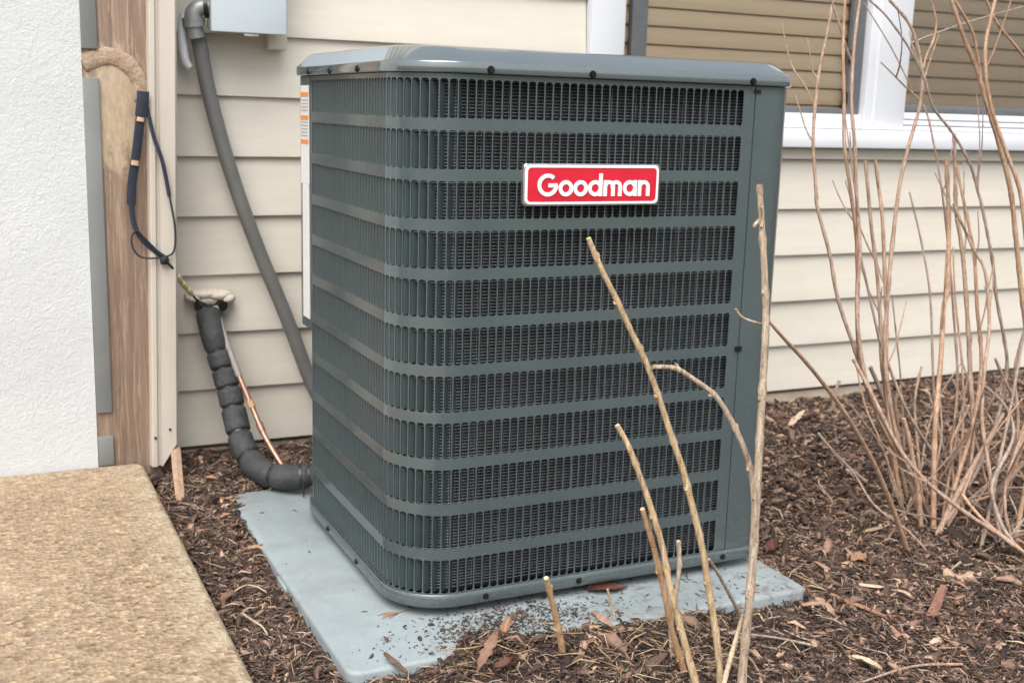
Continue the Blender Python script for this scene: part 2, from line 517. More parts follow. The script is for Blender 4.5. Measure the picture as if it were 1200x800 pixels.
for nm, a, bb in (('leaf_red', (0.085, 0.028, 0.02), (0.13, 0.05, 0.035)), ('leaf_orange', (0.36, 0.20, 0.12), (0.24, 0.125, 0.075)),
                  ('leaf_brown', (0.26, 0.15, 0.10), (0.17, 0.095, 0.065)), ('leaf_tan', (0.44, 0.30, 0.21), (0.26, 0.16, 0.105)),
                  ('leaf_pale', (0.58, 0.46, 0.34), (0.38, 0.28, 0.19)), ('leaf_pink', (0.38, 0.25, 0.19), (0.2, 0.12, 0.085)),
                  ('bark_red', (0.24, 0.115, 0.08), (0.16, 0.075, 0.052)), ('bark_brown', (0.15, 0.095, 0.065), (0.09, 0.056, 0.04)),
                  ('wood_pale', (0.55, 0.42, 0.26), (0.42, 0.3, 0.17))):
    MAT[nm] = simple(nm, a, bb, 0.75, 90, 0.8, 180, bdist=0.003)


def glass_mat(name, tint, gloss_rough=0.02):
    m = bpy.data.materials.new(name)
    m.use_nodes = True
    nt = m.node_tree
    nt.nodes.remove(nt.nodes['Principled BSDF'])
    t = nt.nodes.new('ShaderNodeBsdfTransparent')
    t.inputs[0].default_value = (*tint, 1)
    gl = nt.nodes.new('ShaderNodeBsdfGlossy')
    gl.inputs['Roughness'].default_value = gloss_rough
    fr = nt.nodes.new('ShaderNodeFresnel')
    fr.inputs[0].default_value = 1.45
    mx = nt.nodes.new('ShaderNodeMixShader')
    nt.links.new(fr.outputs[0], mx.inputs[0])
    nt.links.new(t.outputs[0], mx.inputs[1])
    nt.links.new(gl.outputs[0], mx.inputs[2])
    nt.links.new(mx.outputs[0], nt.nodes['Material Output'].inputs[0])
    return m


MAT['glass'] = glass_mat('window_glass', (0.93, 0.94, 0.93))
m = bpy.data.materials.new('insect_screen')
m.use_nodes = True
nt = m.node_tree
pb = nt.nodes['Principled BSDF']
pb.inputs['Base Color'].default_value = (0.06, 0.06, 0.06, 1)
pb.inputs['Roughness'].default_value = 0.7
tr = nt.nodes.new('ShaderNodeBsdfTransparent')
mx = nt.nodes.new('ShaderNodeMixShader')
mx.inputs[0].default_value = 0.22
nt.links.new(tr.outputs[0], mx.inputs[1])
nt.links.new(pb.outputs[0], mx.inputs[2])
nt.links.new(mx.outputs[0], nt.nodes['Material Output'].inputs[0])
MAT['screen'] = m

# ================================================================== GROUND
PAD = (-0.131, 0.742, -0.131, 0.76, 0.10)       # x0 x1 y0 y1 top
SLAB_X, SLAB_Y, SLAB_Z = -0.284, 0.903, 0.15


def smooth(a, b, x):
    t = np.clip((x - a) / (b - a), 0, 1)
    return t * t * (3 - 2 * t)


def wav(x, y):
    return (0.5 * np.sin(7.1 * x + 3.3 * y + 1.0) + 0.35 * np.sin(13.7 * x - 9.1 * y + 0.4) + 0.3 * np.sin(23.0 * y + 17.0 * x)
            + 0.2 * np.sin(41.0 * x - 33.0 * y + 2.0))


def hgt(x, y):
    x = np.asarray(x, float)
    y = np.asarray(y, float)
    h = 0.077 + 0.034 * smooth(0.1, 1.0, y) + 0.0045 * wav(x, y) + 0.0028 * np.sin(61 * x + 47 * y) * np.sin(53 * y - 29 * x + 1.3) + 0.0022 * np.sin(97 * x - 71 * y + .7) * np.sin(88 * y + 43 * x)
    h = h + 0.022 * np.exp(-((y + 0.172) / 0.055) ** 2) * smooth(-0.05, 0.06, x) * (1 - smooth(0.45, 0.62, x))
    h = h + 0.03 * np.exp(-(((x - 0.10) / 0.06) ** 2 + ((y + 0.115) / 0.05) ** 2))
    h = h + 0.012 * np.exp(-(((x - 0.24) / 0.07) ** 2 + ((y + 0.15) / 0.05) ** 2))
    h = h + 0.022 * np.exp(-(((x - 1.25) / 0.25) ** 2 + ((y - 0.1) / 0.2) ** 2))
    h = h - 0.024 * smooth(0.55, 0.98, y) * smooth(0.8, 1.1, x) * (1 - smooth(1.75, 2.2, x))
    inside = (x > PAD[0] + .01) & (x < PAD[1] - .01) & (y > PAD[2] + .045) & (y < PAD[3] - .01)
    h = np.where(inside, np.minimum(h, 0.06), h)
    far = np.maximum(np.maximum(-2.2 - y, 0), np.maximum(np.abs(x) - 4, 0))
    return h - 0.0 * far


gx = np.concatenate([np.linspace(-60, -4, 9), np.linspace(-3, -0.4, 10), np.arange(-0.36, 2.9, 0.0125), np.linspace(3.0, 6, 8), np.linspace(8, 60, 8)])
gyv = np.concatenate([np.linspace(-60, -4, 9), np.linspace(-3, -0.9, 10), np.arange(-0.82, 1.10, 0.0125), np.linspace(1.2, 6, 8), np.linspace(8, 60, 8)])
GX, GY = np.meshgrid(gx, gyv)
GZ = hgt(GX, GY)
fine = (GX > -0.4) & (GX < 2.95) & (GY > -0.85) & (GY < 1.1)
GZ = GZ + np.where(fine, rng.normal(0, 0.0022, GX.shape), 0)
nX, nY = len(gx), len(gyv)
V = np.stack([GX, GY, GZ], -1).reshape(-1, 3)
F = [(j * nX + i, j * nX + i + 1, (j + 1) * nX + i + 1, (j + 1) * nX + i) for j in range(nY - 1) for i in range(nX - 1)]
ground = mesh('ground', V, F, MAT['soil'], smooth=True)
tag(ground, kind='structure')

# ================================================================== SIDED WALL WITH WINDOW
WALL_Y = 1.039
COURSE = 0.1368
Z0 = 0.1305
WIN_X0, WIN_X1, WIN_Z0, WIN_Z1 = 0.878, 3.05, 0.8235, 2.05
wall = thing('house_wall', (1.4, 1.06, 0.05), 'beige vinyl lap sided house wall with white window behind the condenser', 'wall')


def plank(x0, x1, z0, top=None, dy=0.0):
    """one clapboard: lip at the bottom front, face leaning back to the next course"""
    h = COURSE + 0.008 if top is None else top - z0
    k = h / (COURSE + 0.008)
    prof = [(0.000, 0.0015), (0.0, 0.006), (0.0035, 0.035), (0.0085, 0.085), (0.0125 * k + .0015 * (1 - k), h), (0.022, h), (0.022, 0.002), (0.010, 0.0)]
    n = max(2, int((x1 - x0) / 0.35) + 1)
    V, F = [], []
    m = len(prof)
    ph = random.uniform(0, 6)
    for i in range(n + 1):
        x = x0 + (x1 - x0) * i / n
        w = 0.0009 * math.sin(x * 5.0 + ph)
        for (py, pz) in prof:
            V.append((x, WALL_Y + py + dy + (w if py < 0.012 else 0), z0 + pz + w * 0.6))
    for i in range(n):
        for k2 in range(m):
            a = i * m + k2
            b_ = i * m + (k2 + 1) % m
            F.append((a, b_, b_ + m, a + m))
    F.append(tuple(range(m)))
    F.append(tuple(n * m + k2 for k2 in range(m)))
    return mesh('siding_plank', V, F, MAT['siding'], wall, smooth=True, auto=25)


seams = [1.30, 0.40, 1.86, 2.1, 1.0, 0.6, 1.9]
for k in range(15):
    z0 = Z0 + k * COURSE
    top = None
    xr = 4.6
    spans = []
    if z0 + COURSE <= WIN_Z0 + 0.03:                 # below the window
        s = seams[k % len(seams)]
        spans = [(-0.235, s), (s, xr)]
        top = min(z0 + COURSE + 0.008, WIN_Z0 + 0.012) if z0 + COURSE > WIN_Z0 - 0.012 else None
    else:
        spans = [(-0.235, WIN_X0 - 0.003), (WIN_X1 + 0.003, xr)]
        if z0 < WIN_Z0 - 0.005:
            spans = [(-0.235, WIN_X0 - 0.003), (WIN_X1 + 0.003, xr)]
    for q, (a, b_) in enumerate(spans):
        plank(a, b_ + (0.012 if q == 0 and len(spans) == 2 and abs(spans[1][0] - b_) < 1e-6 else 0), z0, top if z0 + COURSE <= WIN_Z0 + 0.03 else None, dy=0.0 if q else -0.0012)
# the backing behind the boards and the strip of foundation below them
box('sheathing', -0.30, WIN_X0 + 0.01, 1.064, 1.10, 0.12, 2.2, MAT['board'], wall)
box('sheathing', WIN_X1 - 0.01, 4.6, 1.064, 1.10, 0.12, 2.2, MAT['board'], wall)
box('sheathing', WIN_X0 + 0.012, WIN_X1 - 0.012, 1.064, 1.10, 0.12, WIN_Z0, MAT['board'], wall)
box('foundation', -0.30, 4.6, 1.052, 1.15, -0.1, 0.1195, MAT['foundation'], wall)
# beige trim under the sill
box('sill_trim', WIN_X0 - 0.02, WIN_X1, WALL_Y - 0.006, WALL_Y + 0.024, 0.8235, 0.8555, MAT['siding'], wall, 0.003)

# window: white frame with two openings
zg = 0.955
winf = bmesh.new()
for (x0, x1, y0, y1, z0, z1, bv) in (
        (WIN_X0, 0.979, WALL_Y - 0.022, 1.10, 0.9125, WIN_Z1, .004),            # left casing
        (1.815, 1.972, WALL_Y - 0.012, 1.10, 0.9125, WIN_Z1, .004),             # mullion
        (2.86, WIN_X1, WALL_Y - 0.022, 1.10, 0.9125, WIN_Z1, .004),             # right casing
        (0.9805, 1.8135, WALL_Y - 0.004, 1.10, 0.9125, zg, .003),               # bottom rail, left light
        (1.9735, 2.8585, WALL_Y - 0.004, 1.10, 0.9125, 0.926, .002),            # bottom rails, right light
        (1.9735, 2.8585, WALL_Y + 0.004, 1.10, 0.929, 0.943, .002),
        (1.9735, 2.8585, WALL_Y + 0.010, 1.10, 0.946, 0.966, .002),
        (WIN_X0 - 0.012, WIN_X1 + 0.012, WALL_Y - 0.038, 1.10, 0.8575, 0.911, .005),   # sill
        (0.9805, 1.8135, WALL_Y - 0.004, 1.10, WIN_Z1 - 0.06, WIN_Z1, .003),
        (1.9735, 2.8585, WALL_Y - 0.004, 1.10, WIN_Z1 - 0.06, WIN_Z1, .003)):
    bevel_box(winf, x0, x1, y0, y1, z0, z1, bv, 2)
win = from_bm('window', winf, MAT['white_vinyl'], wall, True, 35)
box('casing_stop', 1.845, 1.852, WALL_Y - 0.0145, WALL_Y - 0.0135 + .004, 0.93, WIN_Z1 - .02, MAT['white_vinyl'], win)
# grey bars drawn as stiles: left for a reflection, right for a shaded gap
box('sash_shade_bar', 1.018, 1.066, 1.050, 1.068, zg + .001, WIN_Z1 - .062, MAT['sash'], win, .002)
box('sash_shade_bar', 1.765, 1.812, 1.050, 1.068, zg + .001, WIN_Z1 - .062, MAT['sash'], win, .002)
box('sash_rail', 1.0665, 1.7645, 1.052, 1.068, zg + .001, zg + .016, MAT['sash'], win, .002)
box('sash_rail', 1.9745, 2.8575, 1.058, 1.068, 0.968, 0.99, MAT['sash'], win, .002)
box('latch', 1.757, 1.764, 1.044, 1.0515, 1.10, 1.14, MAT['tape'], win, .002)
box('latch', 1.757, 1.764, 1.044, 1.0515, 0.985, 1.02, MAT['tape'], win, .002)
for (x0, x1) in ((0.981, 1.813), (1.974, 2.858)):
    mesh('pane', [(x0, 1.071, zg), (x1, 1.071, zg), (x1, 1.071, WIN_Z1 - .06), (x0, 1.071, WIN_Z1 - .06),
                  (x0, 1.091, zg), (x1, 1.091, zg), (x1, 1.091, WIN_Z1 - .06), (x0, 1.091, WIN_Z1 - .06)],
         [(0, 1, 2, 3)], MAT['glass'], win)
mesh('insect_screen', [(1.974, 1.064, 0.99), (2.858, 1.064, 0.99), (2.858, 1.064, WIN_Z1 - .06), (1.974, 1.064, WIN_Z1 - .06)], [(0, 1, 2, 3)], MAT['screen'], win)
# blinds: each slat a bowed strip of its own
SP = 0.0485


def slat_mesh(x0, x1):
    V, F = [], []
    prof = [(-0.008, 0.0), (-0.011, 0.012), (-0.009, 0.026), (-0.002, 0.040), (0.006, 0.050)]
    m = len(prof)
    for x in (x0, x1):
        for (py, pz) in prof: V.append((x, py, pz))
        for (py, pz) in prof: V.append((x, py + 0.003, pz + 0.001))
    for k in range(m - 1):
        F.append((k, k + 1, 2 * m + k + 1, 2 * m + k))
        F.append((m + k + 1, m + k, 3 * m + k, 3 * m + k + 1))
    F.append((0, 2 * m, 3 * m, m))
    F.append((m - 1, 2 * m - 1, 4 * m - 1, 3 * m - 1))
    F.append(tuple(range(m)) + tuple(range(2 * m - 1, m - 1, -1)))
    F.append(tuple(range(2 * m, 3 * m)) + tuple(range(4 * m - 1, 3 * m - 1, -1)))
    me = bpy.data.meshes.new('slat')
    me.from_pydata(V, [], F)
    me.materials.append(MAT['slat'])
    me.polygons.foreach_set('use_smooth', [True] * len(me.polygons))
    sharp(me, 40)
    return me


for (x0, x1) in ((0.985, 1.81), (1.978, 2.855)):
    sm = slat_mesh(x0, x1)
    for k in range(23):
        put('slat', sm, win, (0, 1.086 + random.uniform(-.0008, .0008), 0.932 + k * SP))
room = bmesh.new()
bevel_box(room, 0.93, 2.95, 1.1015, 1.9, 0.78, 2.15)
fs = [f for f in room.faces if f.normal.y < -0.9]
bmesh.ops.delete(room, geom=fs, context='FACES')
from_bm('room_interior', room, MAT['room'], wall)

# ================================================================== STUCCO WALL, BOARD, CORNER POST
WY = 0.900
stw = thing('stucco_wall', (-1.0, 1.0, 0.13), 'white textured stucco wall with grey trim and weathered brown board beside step', 'wall')
mesh('stucco_panel', [(-2.6, WY, 0.12), (-0.378, WY, 0.12), (-0.374, WY, 2.3), (-2.6, WY, 2.3), (-2.6, 1.06, 0.12), (-0.378, 1.06, 0.12), (-0.374, 1.06, 2.3), (-2.6, 1.06, 2.3)],
     [(0, 1, 2, 3), (4, 7, 6, 5), (1, 5, 6, 2), (0, 3, 7, 4), (3, 2, 6, 7), (0, 4, 5, 1)], MAT['stucco'], stw)
box('trim_strip', -0.3765, -0.3445, WY - 0.004, WY + 0.02, 1.038, 2.3, MAT['grey_trim'], stw, .002)
box('trim_strip', -0.3765, -0.3445, WY - 0.004, WY + 0.02, 0.268, 0.980, MAT['grey_trim'], stw, .002)
box('trim_strip', -0.3765, -0.3445, WY - 0.004, WY + 0.02, 0.148, 0.214, MAT['grey_trim'], stw, .002)
box('wood_board', -0.3785, -0.2425, WY + 0.004, WY + 0.05, 0.03, 2.3, MAT['board'], stw, .003)
box('wood_backing', -0.2420, -0.215, WY + 0.02, WY + 0.15, 0.03, 2.3, MAT['board'], stw)
# fluted corner post, leaning a little, its foot cut at a slant
prof = [(-0.004, .012), (0, -.012), (0.003, -.016), (0.011, -.016), (0.014, -.008), (0.019, -.008), (0.022, -.017), (0.052, -.018), (0.0565, -.012), (0.058, 0.02), (0.058, 0.16), (0.046, 0.16), (0.046, 0.01)]
V, F = [], []
for lev in range(3):
    for (px, py) in prof:
        zb = 0.138 + (0.0 if px < .022 else (px - .022) * 1.6)
        z = (zb, 1.15, 2.3)[lev]
        x = -0.266 + px + (z - 0.14) * 0.0235
        V.append((x, WY + py, z))
m = len(prof)
for l in range(2):
    for k in range(m):
        F.append((l * m + k, l * m + (k + 1) % m, (l + 1) * m + (k + 1) % m, (l + 1) * m + k))
F.append(tuple(range(m)))
F.append(tuple(2 * m + k for k in range(m)))
cp = mesh('corner_post', V, F, MAT['post_vinyl'], stw, smooth=True, auto=20)
for (x, z) in ((-0.2575, 0.205), (-0.226, 0.222)):
    bm = bmesh.new()
    bmesh.ops.create_cone(bm, cap_ends=True, segments=10, radius1=.0028, radius2=.0028, depth=.004, matrix=Matrix.Translation((x, WY - .0175, z)) @ Matrix.Rotation(math.pi / 2, 4, 'X'))
    from_bm('nail_hole', bm, MAT['tape'], cp)
# tan hardened sealant that curves over the trim and the board
path = catmull([(-0.375, 0.9, 1.008), (-0.34, 0.897, 1.0225), (-0.311, 0.895, 1.0235), (-0.287, 0.893, 1.0115), (-0.270, 0.892, 0.9915), (-0.262, 0.891, 0.967), (-0.261, 0.891, 0.936)], 5)
radii = [0.0205 - 0.006 * i / len(path) + random.uniform(-.0012, .0012) for i in range(len(path))]
V, F = tube_vf(path, radii, 12)
V = [Vector((v.x, 0.9035 + (v.y - 0.893) * 0.3, v.z)) for v in V]
tag(mesh('sealant_bead', V, F, MAT['residue'], None, True), 'tan curved strip of old sealant across grey trim and brown board', 'sealant')
# ================================================================== CONCRETE STEP
bm = bmesh.new()
r = bmesh.ops.create_cube(bm, size=1)
for v_ in bm.verts:
    v_.co = Vector((-2.4 if v_.co.x < 0 else SLAB_X, -2.4 if v_.co.y < 0 else SLAB_Y - .006, -0.06 if v_.co.z < 0 else SLAB_Z))
ed = [e for e in bm.edges if abs(e.verts[0].co.z - e.verts[1].co.z) > .1 and e.verts[0].co.x > -1 and e.verts[0].co.y > 0]
bmesh.ops.bevel(bm, geom=ed, offset=.028, segments=5, affect='EDGES', profile=.5)
ed = [e for e in bm.edges if e.verts[0].co.z > .1 and e.verts[1].co.z > .1 and len(e.link_faces) == 2 and any(abs(f.normal.z) < .5 for f in e.link_faces)]
bmesh.ops.bevel(bm, geom=ed, offset=.014, segments=4, affect='EDGES', profile=.5)
slab = from_bm('concrete_step', bm, MAT['slab'], None, True, 40)
tag(slab, 'tan exposed aggregate concrete step slab along the mulch bed', 'step')

# ================================================================== EQUIPMENT PAD
bm = bmesh.new()
r = bmesh.ops.create_cube(bm, size=1)
for v_ in bm.verts:
    v_.co = Vector((PAD[0] if v_.co.x < 0 else PAD[1], PAD[2] if v_.co.y < 0 else PAD[3], 0.02 if v_.co.z < 0 else PAD[4]))
ed = [e for e in bm.edges if abs(e.verts[0].co.z - e.verts[1].co.z) > .05]
bmesh.ops.bevel(bm, geom=ed, offset=.022, segments=5, affect='EDGES', profile=.5)
ed = [e for e in bm.edges if e.verts[0].co.z > .09 and e.verts[1].co.z > .09 and any(abs(f.normal.z) < .5 for f in e.link_faces)]
bmesh.ops.bevel(bm, geom=ed, offset=.007, segments=3, affect='EDGES', profile=.5)
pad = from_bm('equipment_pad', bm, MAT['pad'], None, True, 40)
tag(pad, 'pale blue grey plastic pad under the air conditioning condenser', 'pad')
for yy in (0.27, 0.62):
    box('side_notch', PAD[0] - .0045, PAD[0] + .004, yy - .035, yy + .035, 0.04, 0.091, MAT['pad'], pad, .002)

# ================================================================== CONDENSER
W, XS, D, DT, R = 0.737, 0.644, 0.53, 0.645, 0.10
ZT, ZR0, ZR1 = 0.989, 0.1165, 0.1415
unit = thing('condenser_unit', (0.37, 0.3, 0.10), 'slate grey outdoor air conditioning condenser with louvered sides and red badge', 'air conditioner')


def rrect(inset, rf, nseg=9):
    """plan outline of the cabinet, counted from the back left corner round by the front; rf: radii fl, fr, br, bl"""
    x0, x1, y0, y1 = inset[0], W - inset[1], inset[2], DT - inset[3]
    out = []
    for (cx, cy, r_, a0) in ((x0, y0, rf[0], math.pi), (x1, y0, rf[1], 1.5 * math.pi), (x1, y1, rf[2], 0), (x0, y1, rf[3], .5 * math.pi)):
        sx = 1 if cx == x0 else -1
        sy = 1 if cy == y0 else -1
        for k in range(nseg + 1):
            a = a0 + .5 * math.pi * k / nseg
            out.append((cx + sx * r_ + r_ * math.cos(a), cy + sy * r_ + r_ * math.sin(a)))
    return out


def loft(name, levels, mat, parent, cap_top=True, cap_bottom=False, auto=30):
    V, F = [], []
    for (z, ring) in levels: V += [(x, y, z) for x, y in ring]
    m = len(levels[0][1])
    for l in range(len(levels) - 1):
        for k in range(m):
            F.append((l * m + k, l * m + (k + 1) % m, (l + 1) * m + (k + 1) % m, (l + 1) * m + k))
    if cap_top: F.append(tuple((len(levels) - 1) * m + k for k in range(m)))
    if cap_bottom: F.append(tuple(range(m)))
    return mesh(name, V, F, mat, parent, True, auto=auto)


def ring(d, sub=0.0, bl=.05):
    rf = (R, .055, .055, bl)
    return rrect((d,) * 4, tuple(max(q - d - sub, .004) for q in rf))


O = -0.008


def cring(d):
    """cap outline: the slope is short on the two sides and long at front and back"""
    e = d - O
    s_ = O + (e if e < .004 else .004 + (e - .004) * .42)
    return rrect((s_, s_, d, d), (max(R - s_, .02), max(.05 - s_, .012), max(.05 - s_, .012), max(.05 - s_, .012)))


cap = loft('top_cap', [(ZT + .0045, cring(O + .007)), (ZT + .0042, cring(O + .002)), (ZT + .005, cring(O + .0004)), (ZT + .0062, cring(O)), (ZT + .0195, cring(O)), (ZT + .0212, cring(O + .0008)), (ZT + .0228, cring(O + .003)),
                       (ZT + .0435, cring(O + .040)), (ZT + .0456, cring(O + .046)), (ZT + .0465, cring(O + .054)), (ZT + .0465, cring(O + .062)), (ZT + .040, cring(O + .068)), (ZT + .038, cring(O + .09))], MAT['cap'], unit, True, auto=60)
loft('cap_gap_shade', [(ZT + .0012, ring(.0005)), (ZT + .0046, ring(.0005))], MAT['dark'], unit, False)  # black ring that paints the shadow gap under the cap lip
BLR = .13
rim = loft('base_rim', [(ZR0 + .002, ring(.012, bl=BLR)), (ZR0, ring(.004, bl=BLR)), (ZR0 + .0015, ring(-.0035, bl=BLR)), (ZR0 + .005, ring(-.006, bl=BLR)), (ZR1 - .0015, ring(-.006, bl=BLR)), (ZR1, ring(-.0045, bl=BLR)), (ZR1 - .001, ring(-.001, bl=BLR)), (ZR1 - .008, ring(.003, bl=BLR))], MAT['paint'], unit, False, auto=50)
loft('base_pan', [(ZR0 + .003, ring(.005, bl=BLR)), (ZR0 + .004, ring(.2, bl=BLR))], MAT['dark'], unit)
for (x, y) in ((.06, .08), (.66, .07), (.06, .56), (.66, .56)):
    box('foot', x - .025, x + .025, y - .025, y + .025, PAD[4] + .0005, ZR0 + .0028, MAT['dark'], unit, .003)


# plan path of the louvered panel: s=0 at the back of the left side, then round the corner to the right post
L1, L2 = D - R, .5 * math.pi * R


def pth(s, off=0.0):
    """point on the panel, outward offset off; returns position, tangent, inward normal"""
    if s < L1:
        p, t, n = (0.0, D - s), (0.0, -1.0), (1.0, 0.0)
    elif s < L1 + L2:
        a = (s - L1) / R
        p = (R - R * math.cos(a), R - R * math.sin(a))
        t = (math.sin(a), -math.cos(a))
        n = (math.cos(a), math.sin(a))
    else:
        p, t, n = (R + s - L1 - L2, 0.0), (1.0, 0.0), (0.0, 1.0)
    return Vector((p[0] - n[0] * off, p[1] - n[1] * off, 0)), Vector((*t, 0)), Vector((*n, 0))


S_END = L1 + L2 + XS - R
PITCH_S = 0.0149
S0 = 0.006
NCOL = int((S_END - 0.022 - S0) / PITCH_S)
NROW = 11
RP, SH = 0.0782, 0.0605
SW = 0.0131
ztop0 = 0.9845


def P3(s, z, off=0.0):
    p, t, n = pth(s, off)
    return (p.x, p.y, z)


V, F = [], []


def quad_strip(pts_a, pts_b):
    i0 = len(V)
    V.extend(pts_a)
    V.extend(pts_b)
    k = len(pts_a)
    for i in range(k - 1): F.append((i0 + i, i0 + i + 1, i0 + k + i + 1, i0 + k + i))


rc = 0.0044
for j in range(NROW):
    zt = ztop0 - j * RP
    zb = zt - SH
    ct = zt + (RP - SH) / 2 if j else ZT + .003
    cb = zb - (RP - SH) / 2 if j < NROW - 1 else ZR1 - .004
    for i in range(NCOL):
        s0 = S0 + i * PITCH_S
        a0, a1 = s0 + (PITCH_S - SW) / 2, s0 + (PITCH_S + SW) / 2
        inner, outer = [], []
        for (cx, cz, a_, ox, oz) in ((a0 + rc, zb + rc, math.pi, s0, cb), (a1 - rc, zb + rc, 1.5 * math.pi, s0 + PITCH_S, cb),
                                     (a1 - rc, zt - rc, 0, s0 + PITCH_S, ct), (a0 + rc, zt - rc, .5 * math.pi, s0, ct)):
            for k in range(4):
                a = a_ + .5 * math.pi * k / 3
                inner.append((cx + rc * math.cos(a), cz + rc * math.sin(a)))
            pin = inner[-4:]
            vert_first = abs(pin[0][0] - (cx + rc * math.cos(a_))) < 1e-9 and abs(math.cos(a_)) > .5
            if vert_first:   # first point lies on the vertical side, last on the horizontal side
                outer += [(ox, pin[0][1]), (ox, oz), (ox, oz), (pin[3][0], oz)]
            else:
                outer += [(pin[0][0], oz), (ox, oz), (ox, oz), (ox, pin[3][1])]
        i0 = len(V)
        V += [P3(s, z) for s, z in outer]
        V += [P3(s, z) for s, z in inner]
        V += [P3(s, z, -0.0016) for s, z in inner]
        for k in range(16):
            k2 = (k + 1) % 16
            if k % 4 == 1:
                F.append((i0 + k, i0 + 16 + k2, i0 + 16 + k))       # both outer points fall on the same corner
            else:
                F.append((i0 + k, i0 + k2, i0 + 16 + k2, i0 + 16 + k))
            F.append((i0 + 16 + k, i0 + 16 + k2, i0 + 32 + k2, i0 + 32 + k))
# plain margins at both ends
for (sa, sb) in ((0.0, S0), (S0 + NCOL * PITCH_S, S_END)):
    quad_strip([P3(sa, ZR1 - .004), P3(sb, ZR1 - .004)], [P3(sa, ZT + .003), P3(sb, ZT + .003)])
panel = mesh('louver_panel', V, F, MAT['paint'], unit)
bm = bmesh.new()
bm.from_mesh(panel.data)
bmesh.ops.remove_doubles(bm, verts=bm.verts, dist=2e-5)
bmesh.ops.recalc_face_normals(bm, faces=bm.faces)
for f in bm.faces: f.smooth = True
for e in bm.edges:
    if len(e.link_faces) == 2 and e.calc_face_angle(0) > math.radians(40): e.smooth = False
bm.to_mesh(panel.data)
bm.free()

# louver blades: hinged on the rear edge of each slot, leaning in and forward
BL, KT = 0.0132, 0.62


def blade_vf(hh):
    """local frame: x along the panel, y inward, z up, hinge at x=0"""
    g = math.hypot(1, KT)
    u = (KT / g, 1 / g)
    pts = []
    w = BL
    rr_ = 0.005
    outl = [(0, -hh), (w - rr_, -hh + .001), (w - rr_ * .3, -hh + rr_ * .4), (w, -hh + rr_), (w, hh - .011), (w - rr_ * .3, hh - .009), (w - rr_, hh - .0068), (w * .3, hh - .003), (0, hh - .001)]
    th = 0.0005
    Vv = []
    for sgn in (-1, 1):
        for (q, z) in outl:
            Vv.append((u[0] * q - u[1] * th * sgn, u[1] * q + u[0] * th * sgn, z))
    m_ = len(outl)
    Ff = [tuple(range(m_)), tuple(range(2 * m_ - 1, m_ - 1, -1))]
    for k in range(m_): Ff.append((k, (k + 1) % m_, m_ + (k + 1) % m_, m_ + k))
    return Vv, Ff


bv, bf = blade_vf(SH / 2 - .0006)
bme = bpy.data.meshes.new('louver')
bme.from_pydata(bv, [], bf)
bme.materials.append(MAT['louver'])
# the columns that show largest (the corner and the near part of the front) are single blades; the others one part
c_first = int((L1 - S0) / PITCH_S) - 4
singles = set(range(c_first, c_first + 27))
RV, RF = [], []
for i in range(NCOL):
    s = S0 + i * PITCH_S + (PITCH_S - SW) / 2 + .0004
    p, t, n = pth(s, -0.0022)
    ang = math.atan2(t.y, t.x)
    for j in range(NROW):
        zc = ztop0 - j * RP - SH / 2
        if i in singles:
            o = put('louver', bme, unit, (p.x, p.y, zc))
            o.rotation_euler = (0, 0, ang + random.uniform(-.02, .02))
        else:
            i0 = len(RV)
            ca, sa = math.cos(ang), math.sin(ang)
            for (x, y, z) in bv: RV.append((p.x + ca * x - sa * y, p.y + sa * x + ca * y, zc + z))
            RF += [tuple(i0 + q for q in f) for f in bf]
rest = mesh('louver_rows', RV, RF, MAT['louver'], unit)
tag(rest, kind='stuff')

# guard wires in front of the coil
V, F = [], []
ss = list(np.linspace(0.0, L1, 4)) + list(np.linspace(L1, L1 + L2, 10))[1:] + list(np.linspace(L1 + L2, S_END, 5))[1:]
wr = 0.00066
z = ZR1 + .004
while z < ZT:
    i0 = len(V)
    wob = random.uniform(-.0004, .0004)
    for s in ss:
        for (do, dz) in ((wr, 0), (0, wr), (-wr, 0), (0, -wr)):
            V.append(P3(s, z + dz + wob, -0.019 + do))
    for q in range(len(ss) - 1):
        for k in range(4):
            a = i0 + q * 4
            F.append((a + k, a + (k + 1) % 4, a + 4 + (k + 1) % 4, a + 4 + k))
    z += 0.0053
s = 0.01
while s < S_END:
    i0 = len(V)
    for zz in (ZR1, ZT):
        for (do, ds) in ((wr, 0), (0, wr), (-wr, 0), (0, -wr)): V.append(P3(s + ds, zz, -0.0202 + do))
    for k in range(4): F.append((i0 + k, i0 + (k + 1) % 4, i0 + 4 + (k + 1) % 4, i0 + 4 + k))
    s += 0.047
guard = mesh('coil_guard', V, F, MAT['wire'], unit)
tag(guard, kind='stuff')
# coil behind the wires
V, F = [], []
cs = np.linspace(0.0, S_END, 150)
quad_strip([P3(s, ZR1 - .01, -0.031 - .0006 * (k % 2)) for k, s in enumerate(cs)], [P3(s, ZT, -0.031 - .0006 * (k % 2)) for k, s in enumerate(cs)])
mesh('coil', V, F, MAT['coil'], unit)


def sheet(name, pts, z0, z1, mat, parent, th=0.0016):
    V, F = [], []
    m = len(pts)
    for z in (z0, z1): V.extend([(x, y, z) for x, y in pts])
    for k in range(m - 1): F.append((k, k + 1, m + k + 1, m + k))
    return mesh(name, V, F, mat, parent, True, auto=50)


